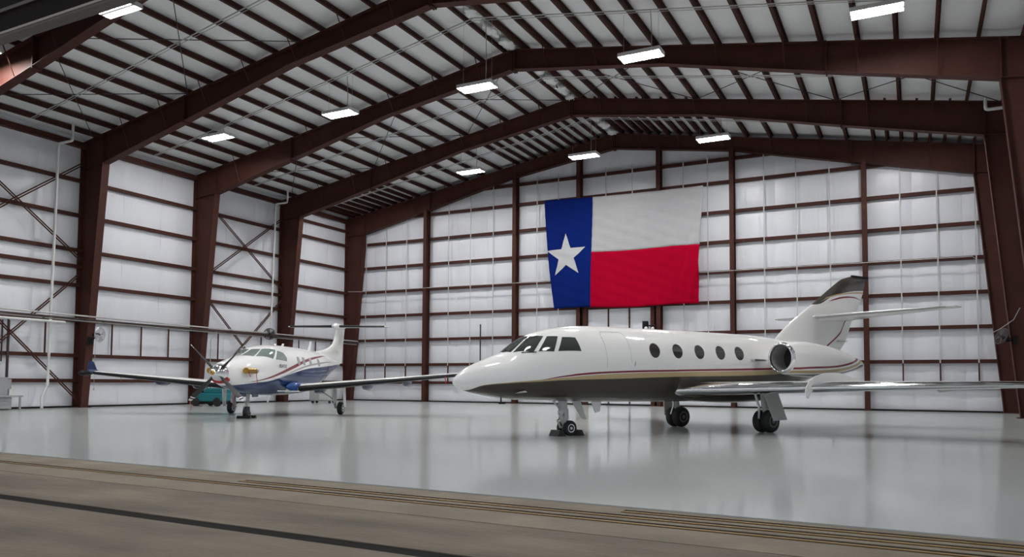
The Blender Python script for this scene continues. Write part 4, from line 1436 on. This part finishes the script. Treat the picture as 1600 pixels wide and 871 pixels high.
# nose gear
g = bpy.data.objects.new('nose_gear', None)
COL.objects.link(g)
g.parent = pc
ns = 2.86
b = MB()
b.tube([(ns + .12, 0, 1.0), (ns + .02, 0, .50), (ns, 0, .36)], [.07, .06, .05], 12)
b.build('strut', M['grey_paint'], g, smooth=True)
b = MB()
b.tube([(ns, 0, .52), (ns - .14, 0, .60), (ns - .1, 0, .44)], .035, 8)
b.tube([(ns, -.12, .62), (ns, .12, .62)], .03, 8)
b.build('steering_link', M['alu'], g, smooth=True)
b = MB()
for e in (-1, 1):
    b.tube([(ns, 0, .46), (ns, e * .13, .44), (ns, e * .13, .22)], .028, 8)
b.build('fork', M['tip_white'], g, smooth=True)
wheel(g, ns, 0, .22, .17)
for e in (-1, 1):
    b = MB()
    b.prism([(ns - .35, 1.0), (ns + .35, 1.0), (ns + .25, .78), (ns - .25, .78)], lambda p: (p[0] + .2, e * .20 - .01, p[1]), lambda p: (p[0] + .2, e * .24 + .01, p[1]))
    b.build('gear_door', M['blue'], g)
# main gear: trailing links with white doors
for sg in (1, -1):
    g = bpy.data.objects.new('main_gear', None)
    COL.objects.link(g)
    g.parent = pc
    ms, mt = 6.75, 2.35
    b = MB()
    b.tube([(ms - .25, -sg * (mt - .18), 1.12), (ms - .32, -sg * (mt - .18), .62), (ms - .30, -sg * (mt - .16), .48)], [.08, .07, .06], 12)
    b.tube([(ms - .32, -sg * (mt - .18), .56), (ms - .05, -sg * (mt - .20), .30), (ms, -sg * mt, .27)], .055, 10)
    b.build('strut', M['grey_paint'], g, smooth=True)
    b = MB()
    b.tube([(ms - .22, -sg * (mt - .20), .95), (ms - .05, -sg * (mt - .20), .42)], .04, 10)
    b.build('shock_absorber', M['alu'], g, smooth=True)
    b = MB()
    b.tube([(ms - .28, -sg * (mt - .2), .62), (ms - .2, -sg * (mt - .9), 1.05)], .025, 8)
    b.build('side_brace', M['alu'], g, smooth=True)
    wheel(g, ms, sg * mt, .275, .20, 'tip_white')
    b = MB()
    o_ = -sg * (mt + .20)
    b.hexa([(ms - .42, o_, 1.15), (ms - .02, o_, 1.15), (ms - .0, o_ - sg * .03, .32), (ms - .25, o_ - sg * .03, .32)], [(ms - .42, o_ + .03, 1.15), (ms - .02, o_ + .03, 1.15), (ms - .0, o_ + .03 - sg * .03, .32), (ms - .25, o_ + .03 - sg * .03, .32)])
    b.build('gear_door', M['white_paint'], g)
for k, lab in ((-1, 'yellow and black chock in front of the propeller plane nose wheel'), (1, 'yellow and black chock behind the propeller plane nose wheel')):
    chock(world_of(pc, (ns + k * .24, 0, 0)), pc.rotation_euler[2], .10, .18, .5, 'black', lab, True)

# red warning ribbons hanging from covers
def ribbon(p, length, label, w=.06):
    x, y, z = world_of(pc, p)
    t = thing('warning_ribbon', label, 'ribbon', (x, y, z), pc.rotation_euler[2] + R(40), group='red warning ribbons')
    b = MB()
    rr = []
    for i in range(9):
        f = i / 8
        o = .02 * math.sin(f * 6)
        rr.append([(-w / 2, o, -length * f), (w / 2, o, -length * f), (w / 2, o + .004, -length * f), (-w / 2, o + .004, -length * f)])
    b.rings(rr, True, True)
    b.build('streamer', M['ribbon'], t)
    b = MB()
    b.tube([(-w / 2, 0, .0), (w / 2, 0, .0)], .012, 6)
    b.build('ring', M['red'], t)
ribbon((1.80, -.80, 1.68), .42, 'red ribbon hanging from the brass exhaust cover')
ribbon((1.25, -.78, 1.66), .16, 'short red ribbon at the front of the brass exhaust cover')
ribbon((.48, .94, .74), .38, 'pale red ribbon hanging from the lower propeller blade tip')
ribbon((2.2, .25, .92), .45, 'red ribbon hanging below the propeller plane nose')
ribbon((5.2, -7.0, 1.58), .26, 'red ribbon under the port wingtip in front of the jet nose')
ribbon((5.2, 6.3, 1.46), .22, 'red ribbon under the far wing of the propeller plane')
